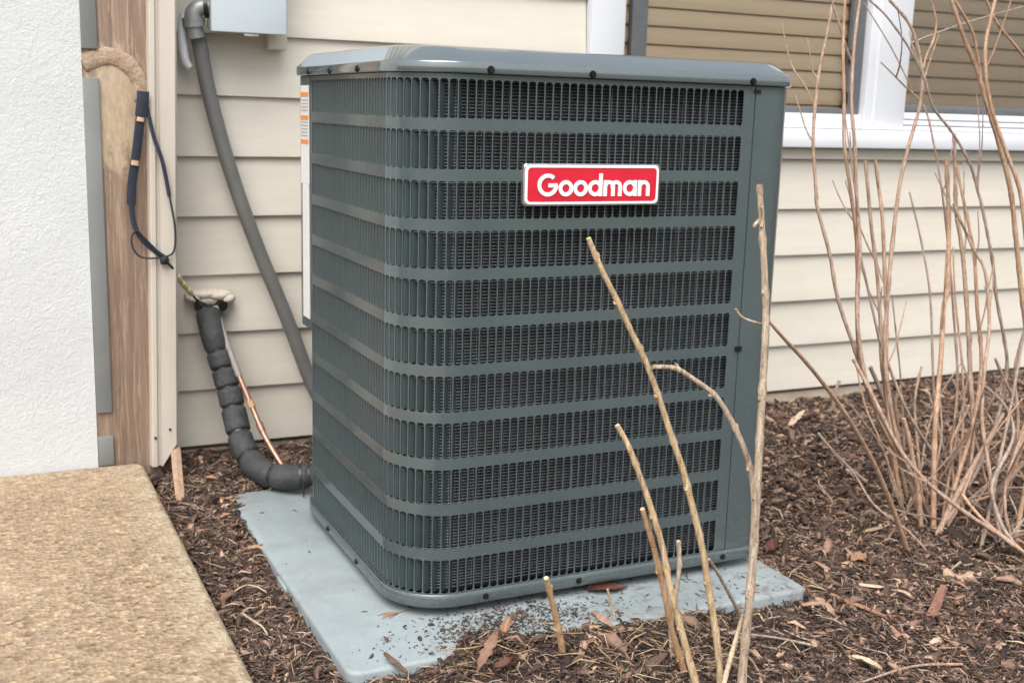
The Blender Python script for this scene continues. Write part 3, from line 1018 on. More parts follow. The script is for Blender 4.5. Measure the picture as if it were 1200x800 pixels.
rp = .05
arc = [(W - rp + rp * math.sin(a), rp - rp * math.cos(a)) for a in np.linspace(0, math.pi / 2, 9)]
sheet('corner_post', [(XS + .0016, .012), (XS + .0016, -.0012)] + [(W - rp - .02, -.0012)] + [(x, y - .0012) for x, y in arc] + [(W, DT - .055)] +
      [(W - .05 + .05 * math.cos(a), DT - .05 + .05 * math.sin(a)) for a in np.linspace(0, math.pi / 2, 7)] + [(0.09, DT), (0.075, DT - .005), (0.075, D + .004), (0.002, D + .004)], ZR1 - .004, ZT + .003, MAT['paint'], unit)
# control cover at the back left corner, upper half only: the valves sit in the recess below it
cover = sheet('control_cover', [(0.02, D + .0025), (-0.001, D + .0025), (-.001, DT - .05)] + [(.049 - .05 * math.cos(a), DT - .05 + .05 * math.sin(a)) for a in np.linspace(0, math.pi / 2, 7)] + [(0.12, DT + .001)], 0.50, ZT + .003, MAT['paint'], unit)
lb = box('warning_label', -.0026, -.0014, D + .006, DT - .052, 0.786, 0.975, MAT['label'], cover)
for zz in (0.962, 0.918, 0.872):
    box('orange_bar', -.0034, -.0028, D + .007, DT - .053, zz - .008, zz, MAT['orange'], lb)
for k in range(9):
    zz = 0.948 - k * .0065 - (0.016 if k > 3 else 0)
    box('print_line', -.0034, -.0028, D + .011, DT - .058, zz - .0015, zz, MAT['print'], lb)
box('data_label', -.0026, -.0014, D + .008, DT - .062, 0.52, 0.7855, MAT['label'], cover)


def screw(parent, p, n, rad=.0048):
    bm = bmesh.new()
    q = Vector(n).to_track_quat('Z', 'Y').to_matrix().to_4x4()
    bmesh.ops.create_cone(bm, cap_ends=True, segments=6, radius1=rad, radius2=rad * .92, depth=.004, matrix=Matrix.Translation(Vector(p) + Vector(n) * .002) @ q)
    bmesh.ops.create_cone(bm, cap_ends=True, segments=14, radius1=rad * 1.35, radius2=rad * 1.3, depth=.001, matrix=Matrix.Translation(Vector(p) + Vector(n) * .0006) @ q)
    return from_bm('screw', bm, MAT['screw'], parent)


for (x, y, n) in ((O, .515, (-1, 0, 0)), (O, .375, (-1, 0, 0)), (O, .215, (-1, 0, 0)), (.135, O, (0, -1, 0)), (.315, O, (0, -1, 0)), (.632, O, (0, -1, 0))):
    screw(cap, (x, y, ZT + .0105), n)
for (x, y, n) in ((-.006, .40, (-1, 0, 0)), (-.006, .22, (-1, 0, 0)), (.15, -.006, (0, -1, 0)), (.33, -.006, (0, -1, 0)), (.637, -.006, (0, -1, 0))):
    screw(rim, (x, y, ZR0 + .013), n, .0042)
box('latch_tab', XS - .008, XS + .006, -.0036, -.0022, .5225, .531, MAT['screw'], unit)
box('latch_tab', XS - .003, XS + .010, -.0036, -.0022, .9805, .9865, MAT['screw'], unit)

# badge: red plate, pale rim, lettering
BX0, BX1, BZ0, BZ1 = .197, .452, .789, .857


def rr2(x0, x1, z0, z1, r_, n=6):
    out = []
    for (cx, cz, a0) in ((x0 + r_, z0 + r_, math.pi), (x1 - r_, z0 + r_, 1.5 * math.pi), (x1 - r_, z1 - r_, 0), (x0 + r_, z1 - r_, .5 * math.pi)):
        for k in range(n + 1):
            a = a0 + .5 * math.pi * k / n
            out.append((cx + r_ * math.cos(a), cz + r_ * math.sin(a)))
    return out


def lay(name, levels, mat, parent):
    V, F = [], []
    m = len(levels[0][1])
    for (y, rg_) in levels: V += [(x, y, z) for x, z in rg_]
    for l in range(len(levels) - 1):
        for k in range(m): F.append((l * m + k, l * m + (k + 1) % m, (l + 1) * m + (k + 1) % m, (l + 1) * m + k))
    F.append(tuple((len(levels) - 1) * m + k for k in range(m)))
    return mesh(name, V, F, mat, parent, True, auto=35)


def bq(d, r_): return rr2(BX0 + d, BX1 - d, BZ0 + d, BZ1 - d, r_)


badge = lay('badge', [(0.001, bq(0, .006)), (-.007, bq(0, .006)), (-.0085, bq(.0015, .006))], MAT['silver'], unit)
# white raised rim
V, F = [], []
lv = [(-.0083, bq(.0022, .008)), (-.0102, bq(.0032, .008)), (-.0102, bq(.0062, .007)), (-.0087, bq(.0068, .007))]
m = len(lv[0][1])
for (y, rg_) in lv: V += [(x, y, z) for x, z in rg_]
for l in range(3):
    for k in range(m): F.append((l * m + k, l * m + (k + 1) % m, (l + 1) * m + (k + 1) % m, (l + 1) * m + k))
mesh('badge_rim', V, F, MAT['badge_white'], badge, True, auto=35)
lay('badge_face', [(-.0086, bq(.0066, .0068)), (-.0094, bq(.0070, .0066))], MAT['red'], badge)

# lettering, geometric sans built from strokes (x height 1, stroke .3)
ST = 0.245


def arc_pts(cx, cz, r_, a0, a1, n=20):
    return [(cx + r_ * math.cos(math.radians(a0 + (a1 - a0) * k / n)), cz + r_ * math.sin(math.radians(a0 + (a1 - a0) * k / n))) for k in range(n + 1)]


def ltr(ch):
    """strokes (polyline, closed) and advance width"""
    h = ST / 2
    rr_ = .5 - h
    if ch == 'o': return [(arc_pts(.5, .5, rr_, 0, 360, 28), True)], 1.02
    if ch == 'a': return [(arc_pts(.5, .5, rr_, 0, 360, 28), True), ([(1 - h, 0), (1 - h, 1)], False)], 1.09
    if ch == 'd': return [(arc_pts(.5, .5, rr_, 0, 360, 28), True), ([(1 - h, 0), (1 - h, 1.42)], False)], 1.09
    if ch == 'n': return [([(h, 0), (h, 1)], False), ([(h, .45)] + arc_pts(.43, .57, .43 - h, 180, 0, 14) + [(.86 - h, 0)], False)], .95
    if ch == 'm': return [([(h, 0), (h, 1)], False), ([(h, .45)] + arc_pts(.40, .60, .40 - h, 180, 0, 14) + [(.80 - h, 0)], False),
                          ([(.80 - h, .45)] + arc_pts(.90, .60, .40 - h, 180, 0, 14) + [(1.30 - h, 0)], False)], 1.39
    if ch == 'G': return [(arc_pts(.68, .70, .70 - h, 48, 360, 30) , False), ([(.72, .70 - .02), (1.38 - h * .4, .70 - .02)], False)], 1.42


def stroke_vf(pts, closed, V, F, f3, y0, y1):
    n = len(pts)
    L_, R_ = [], []
    for i in range(n):
        if closed:
            a, c = pts[(i - 1) % (n - 1)], pts[(i + 1) % (n - 1)]
        else:
            a, c = pts[max(i - 1, 0)], pts[min(i + 1, n - 1)]
        dx, dz = c[0] - a[0], c[1] - a[1]
        l = math.hypot(dx, dz) or 1
        nx, nz = -dz / l, dx / l
        L_.append((pts[i][0] + nx * ST / 2, pts[i][1] + nz * ST / 2))
        R_.append((pts[i][0] - nx * ST / 2, pts[i][1] - nz * ST / 2))
    i0 = len(V)
    for (x, z) in L_: V.append(f3(x, z, y1))
    for (x, z) in R_: V.append(f3(x, z, y1))
    for (x, z) in L_: V.append(f3(x, z, y0))
    for (x, z) in R_: V.append(f3(x, z, y0))
    for i in range(n - 1):
        F.append((i0 + i, i0 + i + 1, i0 + n + i + 1, i0 + n + i))
        F.append((i0 + i, i0 + 2 * n + i, i0 + 2 * n + i + 1, i0 + i + 1))
        F.append((i0 + n + i, i0 + n + i + 1, i0 + 3 * n + i + 1, i0 + 3 * n + i))
    if not closed:
        F.append((i0, i0 + n, i0 + 3 * n, i0 + 2 * n))
        F.append((i0 + n - 1, i0 + 3 * n - 1, i0 + 4 * n - 1, i0 + 2 * n - 1))


word = 'Goodman'
tot = sum(ltr(c)[1] for c in word) - .07
lx0, lx1 = .2215, .4325
sx_ = (lx1 - lx0) / tot
sz_ = 0.0262
x = 0
for q, chx in enumerate(word):
    V, F = [], []
    st, adv = ltr(chx)
    for w_, (pts, closed) in enumerate(st):
        stroke_vf(pts, closed, V, F, lambda a, z, y, x=x: (lx0 + (x + a) * sx_, y, .8045 + z * sz_), -.0092, -.0108 - .00012 * w_)
    mesh('letter', V, F, MAT['badge_white'], badge)
    x += adv

# ================================================================== ELECTRICS AND PIPES ON THE WALL
bx = thing('disconnect_box', (-0.02, 1.035, 1.087), 'pale grey electrical disconnect box mounted on the siding', 'electrical box')
box('mounting_block', .035, .0785, 1.0, 1.036, 1.0585, 1.42, MAT['siding'], bx, .004)
bd = box('box_body', -.103, .0565, .94, .9985, 1.0985, 1.40, MAT['box'], bx, .003)
box('cover_lip', -.106, .0595, .932, .950, 1.088, 1.41, MAT['box'], bd, .003)
box('hasp', -.035, -.003, .934, .944, 1.081, 1.0865, MAT['fitting'], bd, .001)
cd = thing('electrical_conduit', (-.12, 1.0, 1.07), 'dark grey flexible conduit running down the siding behind the condenser', 'conduit')
tube('hose', [(-.1265, .985, 1.085), (-.119, .995, 1.055), (-.101, 1.0, .956), (-.057, 1.0, .786), (-.001, 1.0, .619), (.068, 1.0, .443), (.129, .99, .271), (.17, .96, .19)], .0165, .0165, MAT['conduit'], cd, 14, 6)
el = tube('elbow', [(-.100, .975, 1.140), (-.121, .978, 1.139), (-.134, .981, 1.126), (-.134, .983, 1.10), (-.129, .985, 1.075)], .0175, .020, MAT['fitting'], cd, 14, 4)
tube('nut', [(-.136, .982, 1.118), (-.1335, .983, 1.098)], .0245, .0245, MAT['fitting'], el, 8, 1)
tube('nut', [(-.113, .977, 1.141), (-.104, .975, 1.1415)], .024, .024, MAT['screw'], el, 8, 1)
pl = [(-.150, .998, 1.125), (-.156, 1.0, 1.08), (-.152, 1.002, 1.03), (-.142, 1.004, 1.012)]
tube('caulk_bead', pl, .012, .009, MAT['white_vinyl'], cd, 8, 4)

LP = [(-0.116, 1.0, 0.468), (-0.11, 0.975, 0.417), (-0.098, 0.955, 0.36), (-0.085, 0.93, 0.294), (-0.077, 0.9, 0.23), (-0.071, 0.86, 0.179), (-0.058, 0.81, 0.146), (-0.04, 0.765, 0.134), (-0.017, 0.735, 0.1335), (0.009, 0.71, 0.137), (0.055, 0.69, 0.145), (.09, .66, .15)]
line = thing('insulated_line', (-0.04, 0.765, 0.11), 'thick black foam insulated pipe with taped bands beside the condenser', 'pipe')
path = catmull(LP, 10)
cum = [0]
for a, b_ in zip(path, path[1:]): cum.append(cum[-1] + (b_ - a).length)


def sub_path(t0, t1, n=14):
    out = []
    for k in range(n + 1):
        d = (t0 + (t1 - t0) * k / n) * cum[-1]
        i = min(max(next((q for q in range(len(cum)) if cum[q] >= d), len(cum) - 1), 1), len(cum) - 1)
        f = (d - cum[i - 1]) / max(cum[i] - cum[i - 1], 1e-9)
        out.append(path[i - 1].lerp(path[i], f))
    return out


cuts = [0.0, .165, .235, .31, .385, .49, .60, .755, .90, 1.0]
for a, b_ in zip(cuts, cuts[1:]):
    pp = sub_path(a + .003, b_ - .003)
    n = len(pp) - 1
    rad = [.0285 - .0045 * (2 * i / n - 1) ** 8 + random.uniform(-.0004, .0004) for i in range(n + 1)]
    V, F = tube_vf(pp, rad, 16)
    sg = mesh('foam_sleeve', V, F, MAT['foam'], line, True, auto=60)
for a in cuts[1:-1]:
    pp = sub_path(a - .006, a + .006, 4)
    V, F = tube_vf(pp, [.0243] * 5, 14)
    mesh('tape_band', V, F, MAT['tape'], line, True, auto=60)
pp = sub_path(.865, .873, 3)
V, F = tube_vf(pp, [.0302] * 4, 14)
tie = mesh('cable_tie', V, F, MAT['tape'], line, True, auto=60)
t0 = pp[1]
tube('tie_tail', [(t0.x - .004, t0.y - .03, t0.z - .004), (t0.x - .005, t0.y - .036, t0.z - .02), (t0.x - .006, t0.y - .036, t0.z - .036)], .002, .0014, MAT['tape'], tie, 6, 3)

cu = thing('copper_pipe', (0.0, 0.78, 0.12), 'thin copper pipe with grey sleeve beside the insulated pipe', 'pipe')
C = [(-0.1, 0.995, 0.474), (-0.088, 0.96, 0.414), (-0.063, 0.92, 0.324), (-0.042, 0.88, 0.256), (-0.025, 0.84, 0.2), (0.002, 0.78, 0.14), (0.012, .76, .125)]
tube('grey_sleeve', C[:3], .0082, .0078, MAT['grey_sleeve'], cu, 10, 6)
tube('pipe', C[2:], .0062, .0062, MAT['copper'], cu, 10, 6)
tube('sleeve_patch', [(-.047, .889, .2715), (-.0425, .8805, .257)], .0082, .0082, MAT['cane_orange'], cu, 10, 2)
tube('sleeve_patch', [(-.033, .858, .225), (-.028, .847, .2085)], .0080, .0080, MAT['copper'], cu, 10, 2)

# putty round the pipe hole
pt = thing('pipe_sealant', (-0.105, 1.03, 0.47), 'lumpy beige putty around the pipes where they enter the siding', 'putty')
bm = bmesh.new()
for (x, y, z, a, b_, c_) in ((-.115, 1.028, .500, .05, .022, .012), (-.083, 1.022, .497, .03, .022, .014), (-.142, 1.027, .492, .02, .02, .013), (-.066, 1.018, .489, .018, .018, .013), (-.10, 1.03, .487, .055, .02, .016), (-.075, 1.024, .47, .013, .016, .022)):
    mtx = Matrix.Translation((x, y, z)) @ Matrix.Diagonal((a, b_, c_, 1))
    bmesh.ops.create_icosphere(bm, subdivisions=3, radius=1, matrix=mtx)
for v_ in bm.verts: v_.co += Vector((random.uniform(-1, 1), random.uniform(-1, 1), random.uniform(-1, 1))) * .0011
from_bm('putty', bm, MAT['putty'], pt, True)
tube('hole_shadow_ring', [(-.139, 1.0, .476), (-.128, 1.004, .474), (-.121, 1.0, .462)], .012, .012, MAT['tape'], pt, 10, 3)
tube('black_stub', [(-.086, 1.03, .476), (-.080, .998, .474)], .014, .012, MAT['tape'], pt, 12, 2)

# navy webbing strap with tan tags
st = thing('webbing_strap', (-.26, .885, .93), 'navy webbing strap with tan tags hanging down the brown board', 'strap')
S1 = [(-0.261, 0.883, 0.950), (-0.264, 0.881, 0.925), (-0.270, 0.880, 0.881), (-0.279, 0.882, 0.819), (-0.288, 0.884, 0.765), (-0.291, 0.885, 0.72), (-0.287, 0.884, 0.68), (-0.272, 0.883, 0.647), (-0.248, 0.882, 0.623), (-0.228, 0.880, 0.607)]
tube('webbing', S1[:6], .0105, .0105, MAT['strap'], st, 8, 6, squash=(.0095, .0022, (0, 1, 0)))
tube('webbing_tail', S1[5:], .006, .003, MAT['strap'], st, 8, 6, squash=(.0055, .0022, (0, 1, 0)))
tube('webbing_fold', [(-.2605, .8765, .956), (-.262, .8755, .935), (-.2665, .876, .905)], .01, .01, MAT['strap'], st, 8, 5, squash=(.0125, .0028, (0, 1, 0)))
tube('tag', [(-0.2667, 0.8758, 0.903), (-0.2683, 0.8758, 0.894)], .01, .01, MAT['strap_tan'], st, 8, 1, squash=(.0075, .0022, (0, 1, 0)))
tube('tag', [(-0.2805, 0.8786, 0.813), (-0.2820, 0.8789, 0.803)], .01, .01, MAT['strap_tan'], st, 8, 1, squash=(.0078, .0022, (0, 1, 0)))
S2 = [(-0.254, 0.879, 0.925), (-0.242, 0.876, 0.864), (-0.226, 0.872, 0.81), (-0.214, 0.872, 0.738), (-0.205, 0.872, 0.679), (-0.206, 0.873, 0.628), (-0.221, 0.874, 0.61), (-0.267, 0.876, 0.607), (-0.288, 0.877, 0.621), (-0.294, 0.878, 0.648), (-0.283, 0.877, 0.666), (-0.266, 0.876, 0.648), (-0.228, 0.874, 0.606)]
tube('cord_loop', S2[:4], .0042, .003, MAT['strap'], st, 8, 6, squash=(.0042, .0018, (0, 1, 0)))
tube('cord', S2[3:], .0022, .002, MAT['strap'], st, 8, 6)
box('cord_clip', -.237, -.219, .866, .88, .592, .609, MAT['tape'], st, .004)
ww = thing('control_wire', (-.15, .98, .5), 'thin black and yellow wire from strap to pipe putty', 'wire')
W1 = [(-0.228, 0.874, 0.602), (-0.208, 0.885, 0.58), (-0.187, 0.92, 0.547), (-0.162, 0.96, 0.517), (-0.136, 1.0, 0.487)]
tube('wire', W1, .0026, .0026, MAT['tape'], ww, 8, 6)
pw = catmull(W1, 8)
for k in range(3):
    a = 12 + k * 5
    V, F = tube_vf(pw[a:a + 5], [.006, .0065, .0062, .0065, .006], 8)
    mesh('yellow_marker', V, F, MAT['yellow'], ww, True, auto=50)
stake = mesh('wooden_stake', *tube_vf([Vector(p) for p in ((-.2345, .715, .088), (-.231, .74, .112), (-.222, .82, .142), (-.212, .9, .17))], [.003, .011, .012, .012], 6), MAT['leaf_tan'], None)
tag(stake, 'pale pointed wooden stake at the foot of the corner post', 'stake')

# ================================================================== CANES
FORE = [["tall grey cane", [[0.437, -0.3, 0.844], [0.441, -0.309, 0.778], [0.446, -0.325, 0.653], [0.437, -0.341, 0.528], [0.428, -0.355, 0.414], [0.418, -0.371, 0.287], [0.404, -0.387, 0.16], [0.396, -0.396, 0.09]], 0.005, 0.0079],
        ["side cane", [[0.289, -0.27, 0.575], [0.323, -0.277, 0.572], [0.352, -0.284, 0.557], [0.388, -0.294, 0.527], [0.415, -0.303, 0.49], [0.434, -0.315, 0.442], [0.445, -0.325, 0.396], [0.442, -0.34, 0.327], [0.421, -0.368, 0.204], [0.393, -0.395, 0.09]], 0.004, 0.0061],
        ["olive", [[0.201, -0.22, 0.761], [0.217, -0.229, 0.721], [0.241, -0.239, 0.674], [0.263, -0.249, 0.626], [0.285, -0.259, 0.579], [0.304, -0.269, 0.528], [0.32, -0.279, 0.477], [0.34, -0.291, 0.416], [0.355, -0.302, 0.359], [0.367, -0.313, 0.3], [0.377, -0.325, 0.235], [0.385, -0.337, 0.169], [0.391, -0.352, 0.09]], 0.0042, 0.0064],
        ["c3", [[0.24, -0.26, 0.488], [0.255, -0.269, 0.458], [0.271, -0.282, 0.41], [0.279, -0.288, 0.387], [0.291, -0.299, 0.344], [0.3, -0.309, 0.308], [0.308, -0.325, 0.246], [0.322, -0.343, 0.176], [0.34, -0.365, 0.09]], 0.0043, 0.0064],
        ["c4", [[0.279, -0.28, 0.36], [0.296, -0.282, 0.313], [0.31, -0.284, 0.263], [0.324, -0.285, 0.213], [0.341, -0.287, 0.155], [0.363, -0.29, 0.09]], 0.0043, 0.006],
        ["c5", [[0.402, -0.2, 0.263], [0.401, -0.206, 0.22], [0.393, -0.213, 0.172], [0.383, -0.219, 0.132], [0.384, -0.226, 0.09]], 0.0042, 0.0047],
        ["c6", [[0.152, -0.22, 0.246], [0.17, -0.21, 0.196], [0.188, -0.201, 0.143], [0.203, -0.191, 0.09]], 0.0041, 0.0058],
        ["c7", [[0.418, -0.36, 0.201], [0.4, -0.368, 0.166], [0.381, -0.379, 0.119], [0.369, -0.385, 0.09]], 0.0039, 0.0046],
        ["c8", [[0.465, -0.2, 0.223], [0.504, -0.183, 0.177], [0.543, -0.166, 0.128], [0.57, -0.153, 0.09]], 0.0028, 0.0039],
        ["c9", [[0.466, -0.3, 0.645], [0.528, -0.273, 0.602], [0.613, -0.238, 0.543], [0.729, -0.191, 0.452], [0.845, -0.143, 0.347], [0.926, -0.108, 0.26], [0.995, -0.077, 0.178], [1.062, -0.046, 0.09]], 0.0026, 0.0062],
        ["c10", [[0.41, -0.3, 0.661], [0.426, -0.3, 0.647], [0.46, -0.3, 0.635]], 0.0018, 0.0026],
        ["c11", [[0.428, -0.305, 0.782], [0.432, -0.305, 0.787], [0.438, -0.305, 0.792]], 0.0027, 0.0037],
        ["c12", [[0.436, -0.312, 0.812], [0.439, -0.312, 0.797], [0.437, -0.312, 0.783]], 0.0025, 0.0032],
        ["c13", [[0.321, -0.12, 0.161], [0.331, -0.12, 0.135], [0.337, -0.12, 0.109]], 0.0021, 0.0022]]
BUSH = [[[[1.097, 0.35, 1.243], [1.069, 0.326, 1.138], [1.032, 0.303, 1.041], [1.013, 0.284, 0.961], [1.004, 0.267, 0.888], [1.001, 0.244, 0.79], [1.002, 0.235, 0.755], [1.021, 0.214, 0.666], [1.038, 0.191, 0.571], [1.067, 0.166, 0.47], [1.091, 0.152, 0.41], [1.121, 0.135, 0.343], [1.165, 0.115, 0.265], [1.202, 0.097, 0.188], [1.241, 0.074, 0.09]], 0.004, 0.0067],
        [[[1.06, 0.28, 1.251], [1.056, 0.269, 1.182], [1.051, 0.255, 1.096], [1.045, 0.237, 0.989], [1.046, 0.221, 0.89], [1.059, 0.205, 0.793], [1.072, 0.191, 0.705], [1.069, 0.174, 0.6], [1.07, 0.157, 0.493], [1.086, 0.143, 0.403], [1.135, 0.127, 0.301], [1.203, 0.108, 0.184], [1.25, 0.093, 0.09]], 0.0042, 0.0071],
        [[[1.077, 0.25, 1.249], [1.068, 0.239, 1.181], [1.051, 0.223, 1.085], [1.042, 0.205, 0.979], [1.044, 0.191, 0.891], [1.049, 0.175, 0.795], [1.052, 0.156, 0.683], [1.042, 0.139, 0.579], [1.044, 0.125, 0.492], [1.07, 0.108, 0.385], [1.136, 0.089, 0.273], [1.192, 0.073, 0.177], [1.236, 0.059, 0.09]], 0.0042, 0.007],
        [[[0.996, 0.26, 1.211], [1.013, 0.26, 1.179], [1.041, 0.26, 1.128], [1.06, 0.26, 1.091], [1.08, 0.26, 1.058]], 0.0033, 0.0039],
        [[[1.176, 0.3, 0.854], [1.184, 0.292, 0.786], [1.196, 0.282, 0.704], [1.209, 0.27, 0.609], [1.22, 0.257, 0.495], [1.226, 0.248, 0.418], [1.244, 0.237, 0.321], [1.276, 0.223, 0.202], [1.307, 0.21, 0.09]], 0.0052, 0.0071],
        [[[1.223, 0.32, 0.853], [1.227, 0.31, 0.803], [1.233, 0.295, 0.731], [1.234, 0.271, 0.608], [1.232, 0.249, 0.496], [1.224, 0.23, 0.403], [1.226, 0.208, 0.29], [1.243, 0.182, 0.157], [1.254, 0.168, 0.09]], 0.0053, 0.0073],
        [[[1.111, 0.2, 1.181], [1.165, 0.193, 1.132], [1.199, 0.184, 1.056], [1.201, 0.176, 0.983], [1.163, 0.165, 0.885], [1.141, 0.155, 0.796], [1.121, 0.14, 0.656], [1.114, 0.128, 0.545], [1.11, 0.121, 0.482], [1.119, 0.112, 0.399], [1.145, 0.102, 0.297], [1.192, 0.089, 0.172], [1.223, 0.081, 0.09]], 0.0045, 0.0074],
        [[[1.015, 0.15, 1.171], [1.063, 0.148, 1.142], [1.125, 0.145, 1.085], [1.169, 0.142, 1.025], [1.2, 0.14, 0.968], [1.256, 0.137, 0.921], [1.31, 0.134, 0.858], [1.341, 0.132, 0.797], [1.357, 0.13, 0.761], [1.399, 0.126, 0.65], [1.421, 0.123, 0.565], [1.455, 0.12, 0.478], [1.471, 0.117, 0.408], [1.46, 0.114, 0.313], [1.415, 0.109, 0.2], [1.343, 0.105, 0.09]], 0.0028, 0.0061],
        [[[1.195, 0.3, 1.064], [1.248, 0.287, 1.02], [1.305, 0.272, 0.969], [1.326, 0.256, 0.893], [1.344, 0.235, 0.79], [1.354, 0.206, 0.651], [1.359, 0.176, 0.502], [1.361, 0.15, 0.371], [1.332, 0.12, 0.225], [1.299, 0.092, 0.09]], 0.0024, 0.0049],
        [[[1.331, 0.22, 0.863], [1.321, 0.187, 0.729], [1.303, 0.153, 0.594], [1.287, 0.141, 0.546], [1.265, 0.115, 0.443], [1.236, 0.086, 0.332], [1.217, 0.058, 0.223], [1.2, 0.023, 0.09]], 0.0063, 0.0087],
        [[[1.326, 0.2, 0.917], [1.325, 0.184, 0.839], [1.321, 0.167, 0.758], [1.333, 0.144, 0.65], [1.336, 0.11, 0.487], [1.337, 0.094, 0.405], [1.336, 0.077, 0.325], [1.321, 0.056, 0.224], [1.269, 0.034, 0.133], [1.229, 0.023, 0.09]], 0.0055, 0.008],
        [[[1.301, 0.16, 0.849], [1.331, 0.139, 0.733], [1.345, 0.126, 0.657], [1.348, 0.107, 0.549], [1.357, 0.092, 0.461], [1.352, 0.079, 0.388], [1.32, 0.062, 0.291], [1.275, 0.044, 0.196], [1.228, 0.024, 0.09]], 0.0044, 0.0073],
        [[[1.261, 0.12, 0.774], [1.302, 0.091, 0.684], [1.324, 0.075, 0.632], [1.318, 0.044, 0.528], [1.29, 0.016, 0.437], [1.263, -0.012, 0.343], [1.269, -0.043, 0.242], [1.268, -0.069, 0.158], [1.277, -0.09, 0.09]], 0.0039, 0.0063],
        [[[1.15, 0.1, 1.225], [1.175, 0.098, 1.178], [1.215, 0.096, 1.111], [1.262, 0.094, 1.043], [1.295, 0.092, 0.981], [1.339, 0.09, 0.899], [1.385, 0.087, 0.806], [1.412, 0.084, 0.71], [1.441, 0.082, 0.608], [1.479, 0.078, 0.475], [1.502, 0.075, 0.339], [1.478, 0.071, 0.204], [1.439, 0.068, 0.09]], 0.0057, 0.0092],
        [[[1.176, 0.11, 1.195], [1.196, 0.11, 1.18], [1.253, 0.11, 1.122], [1.278, 0.11, 1.068], [1.295, 0.11, 1.017]], 0.0041, 0.0046],
        [[[1.28, 0.08, 1.216], [1.27, 0.076, 1.183], [1.248, 0.065, 1.102], [1.248, 0.056, 1.032], [1.265, 0.048, 0.971], [1.301, 0.037, 0.892], [1.342, 0.025, 0.805], [1.367, 0.009, 0.675], [1.39, -0.013, 0.498], [1.402, -0.035, 0.318], [1.367, -0.052, 0.178], [1.343, -0.064, 0.09]], 0.0048, 0.0075],
        [[[1.308, 0.15, 1.216], [1.326, 0.15, 1.191], [1.367, 0.15, 1.146], [1.45, 0.15, 1.082], [1.529, 0.15, 1.008]], 0.0039, 0.0045],
        [[[1.213, 0.2, 1.213], [1.224, 0.2, 1.188], [1.243, 0.2, 1.147], [1.242, 0.2, 1.107], [1.226, 0.2, 1.077], [1.218, 0.2, 1.033]], 0.0028, 0.0036],
        [[[1.711, 0.4, 1.217], [1.553, 0.4, 1.175], [1.452, 0.4, 1.144], [1.375, 0.4, 1.117]], 0.002, 0.0027],
        [[[1.41, 0.4, 0.777], [1.432, 0.364, 0.649], [1.439, 0.332, 0.531], [1.426, 0.285, 0.362], [1.414, 0.251, 0.242], [1.396, 0.209, 0.09]], 0.003, 0.0048],
        [[[1.481, 0.5, 0.514], [1.513, 0.5, 0.392], [1.541, 0.5, 0.278], [1.579, 0.5, 0.068]], 0.0024, 0.004],
        [[[1.515, 0.35, 0.649], [1.506, 0.317, 0.531], [1.502, 0.273, 0.372], [1.485, 0.236, 0.239], [1.439, 0.193, 0.09]], 0.0026, 0.0044],
        [[[1.47, 0.05, 0.612], [1.414, 0.036, 0.496], [1.391, 0.026, 0.416], [1.402, 0.014, 0.305], [1.375, -0.0, 0.179], [1.347, -0.011, 0.09]], 0.0048, 0.0062],
        [[[1.097, 0.2, 0.655], [1.14, 0.171, 0.487], [1.166, 0.16, 0.422], [1.215, 0.142, 0.32], [1.289, 0.125, 0.224], [1.371, 0.109, 0.145], [1.42, 0.099, 0.09]], 0.0034, 0.0062],
        [[[1.009, 0.1, 0.463], [1.029, 0.066, 0.402], [1.062, 0.012, 0.304], [1.085, -0.015, 0.259], [1.121, -0.044, 0.217], [1.176, -0.082, 0.17], [1.233, -0.118, 0.13], [1.277, -0.149, 0.09]], 0.0052, 0.0062],
        [[[1.112, 0.05, 0.341], [1.135, 0.046, 0.276], [1.159, 0.041, 0.182], [1.173, 0.038, 0.113], [1.18, 0.036, 0.09]], 0.0063, 0.0094],
        [[[1.41, 0.06, 0.323], [1.38, 0.052, 0.292], [1.305, 0.033, 0.221], [1.234, 0.014, 0.15], [1.183, -0.002, 0.09]], 0.0063, 0.0096],
        [[[1.321, 0.05, 0.401], [1.364, 0.016, 0.352], [1.36, -0.014, 0.294], [1.272, -0.055, 0.232], [1.25, -0.073, 0.2], [1.25, -0.107, 0.14], [1.278, -0.14, 0.09]], 0.0044, 0.0062],
        [[[1.411, 0.1, 0.437], [1.463, 0.1, 0.365], [1.518, 0.1, 0.304], [1.606, 0.1, 0.203]], 0.0045, 0.0059],
        [[[1.225, -0.02, 0.184], [1.233, -0.074, 0.146], [1.26, -0.154, 0.105], [1.267, -0.183, 0.09]], 0.005, 0.0054],
        [[[1.372, 0.12, 0.325], [1.327, 0.108, 0.282], [1.307, 0.098, 0.244], [1.302, 0.079, 0.163], [1.273, 0.062, 0.09]], 0.0042, 0.0052],
        [[[1.407, 0.03, 0.498], [1.357, -0.002, 0.369], [1.31, -0.031, 0.252], [1.268, -0.056, 0.154], [1.235, -0.073, 0.09]], 0.0036, 0.006],
        [[[1.405, 0.0, 0.299], [1.333, -0.033, 0.213], [1.313, -0.056, 0.148], [1.32, -0.076, 0.09]], 0.0044, 0.0053],
        [[[1.464, 0.04, 0.215], [1.433, 0.069, 0.14], [1.363, 0.097, 0.11], [1.31, 0.117, 0.09]], 0.0045, 0.0042],
        [[[1.372, 0.1, 0.334], [1.471, 0.155, 0.221], [1.569, 0.193, 0.142], [1.702, 0.231, 0.09]], 0.003, 0.0038],
        [[[1.263, 0.32, 0.381], [1.314, 0.306, 0.278], [1.33, 0.293, 0.176], [1.341, 0.282, 0.09]], 0.0071, 0.0093],
        [[[1.426, 0.6, 0.273], [1.413, 0.6, 0.237], [1.411, 0.6, 0.201]], 0.0058, 0.0067],
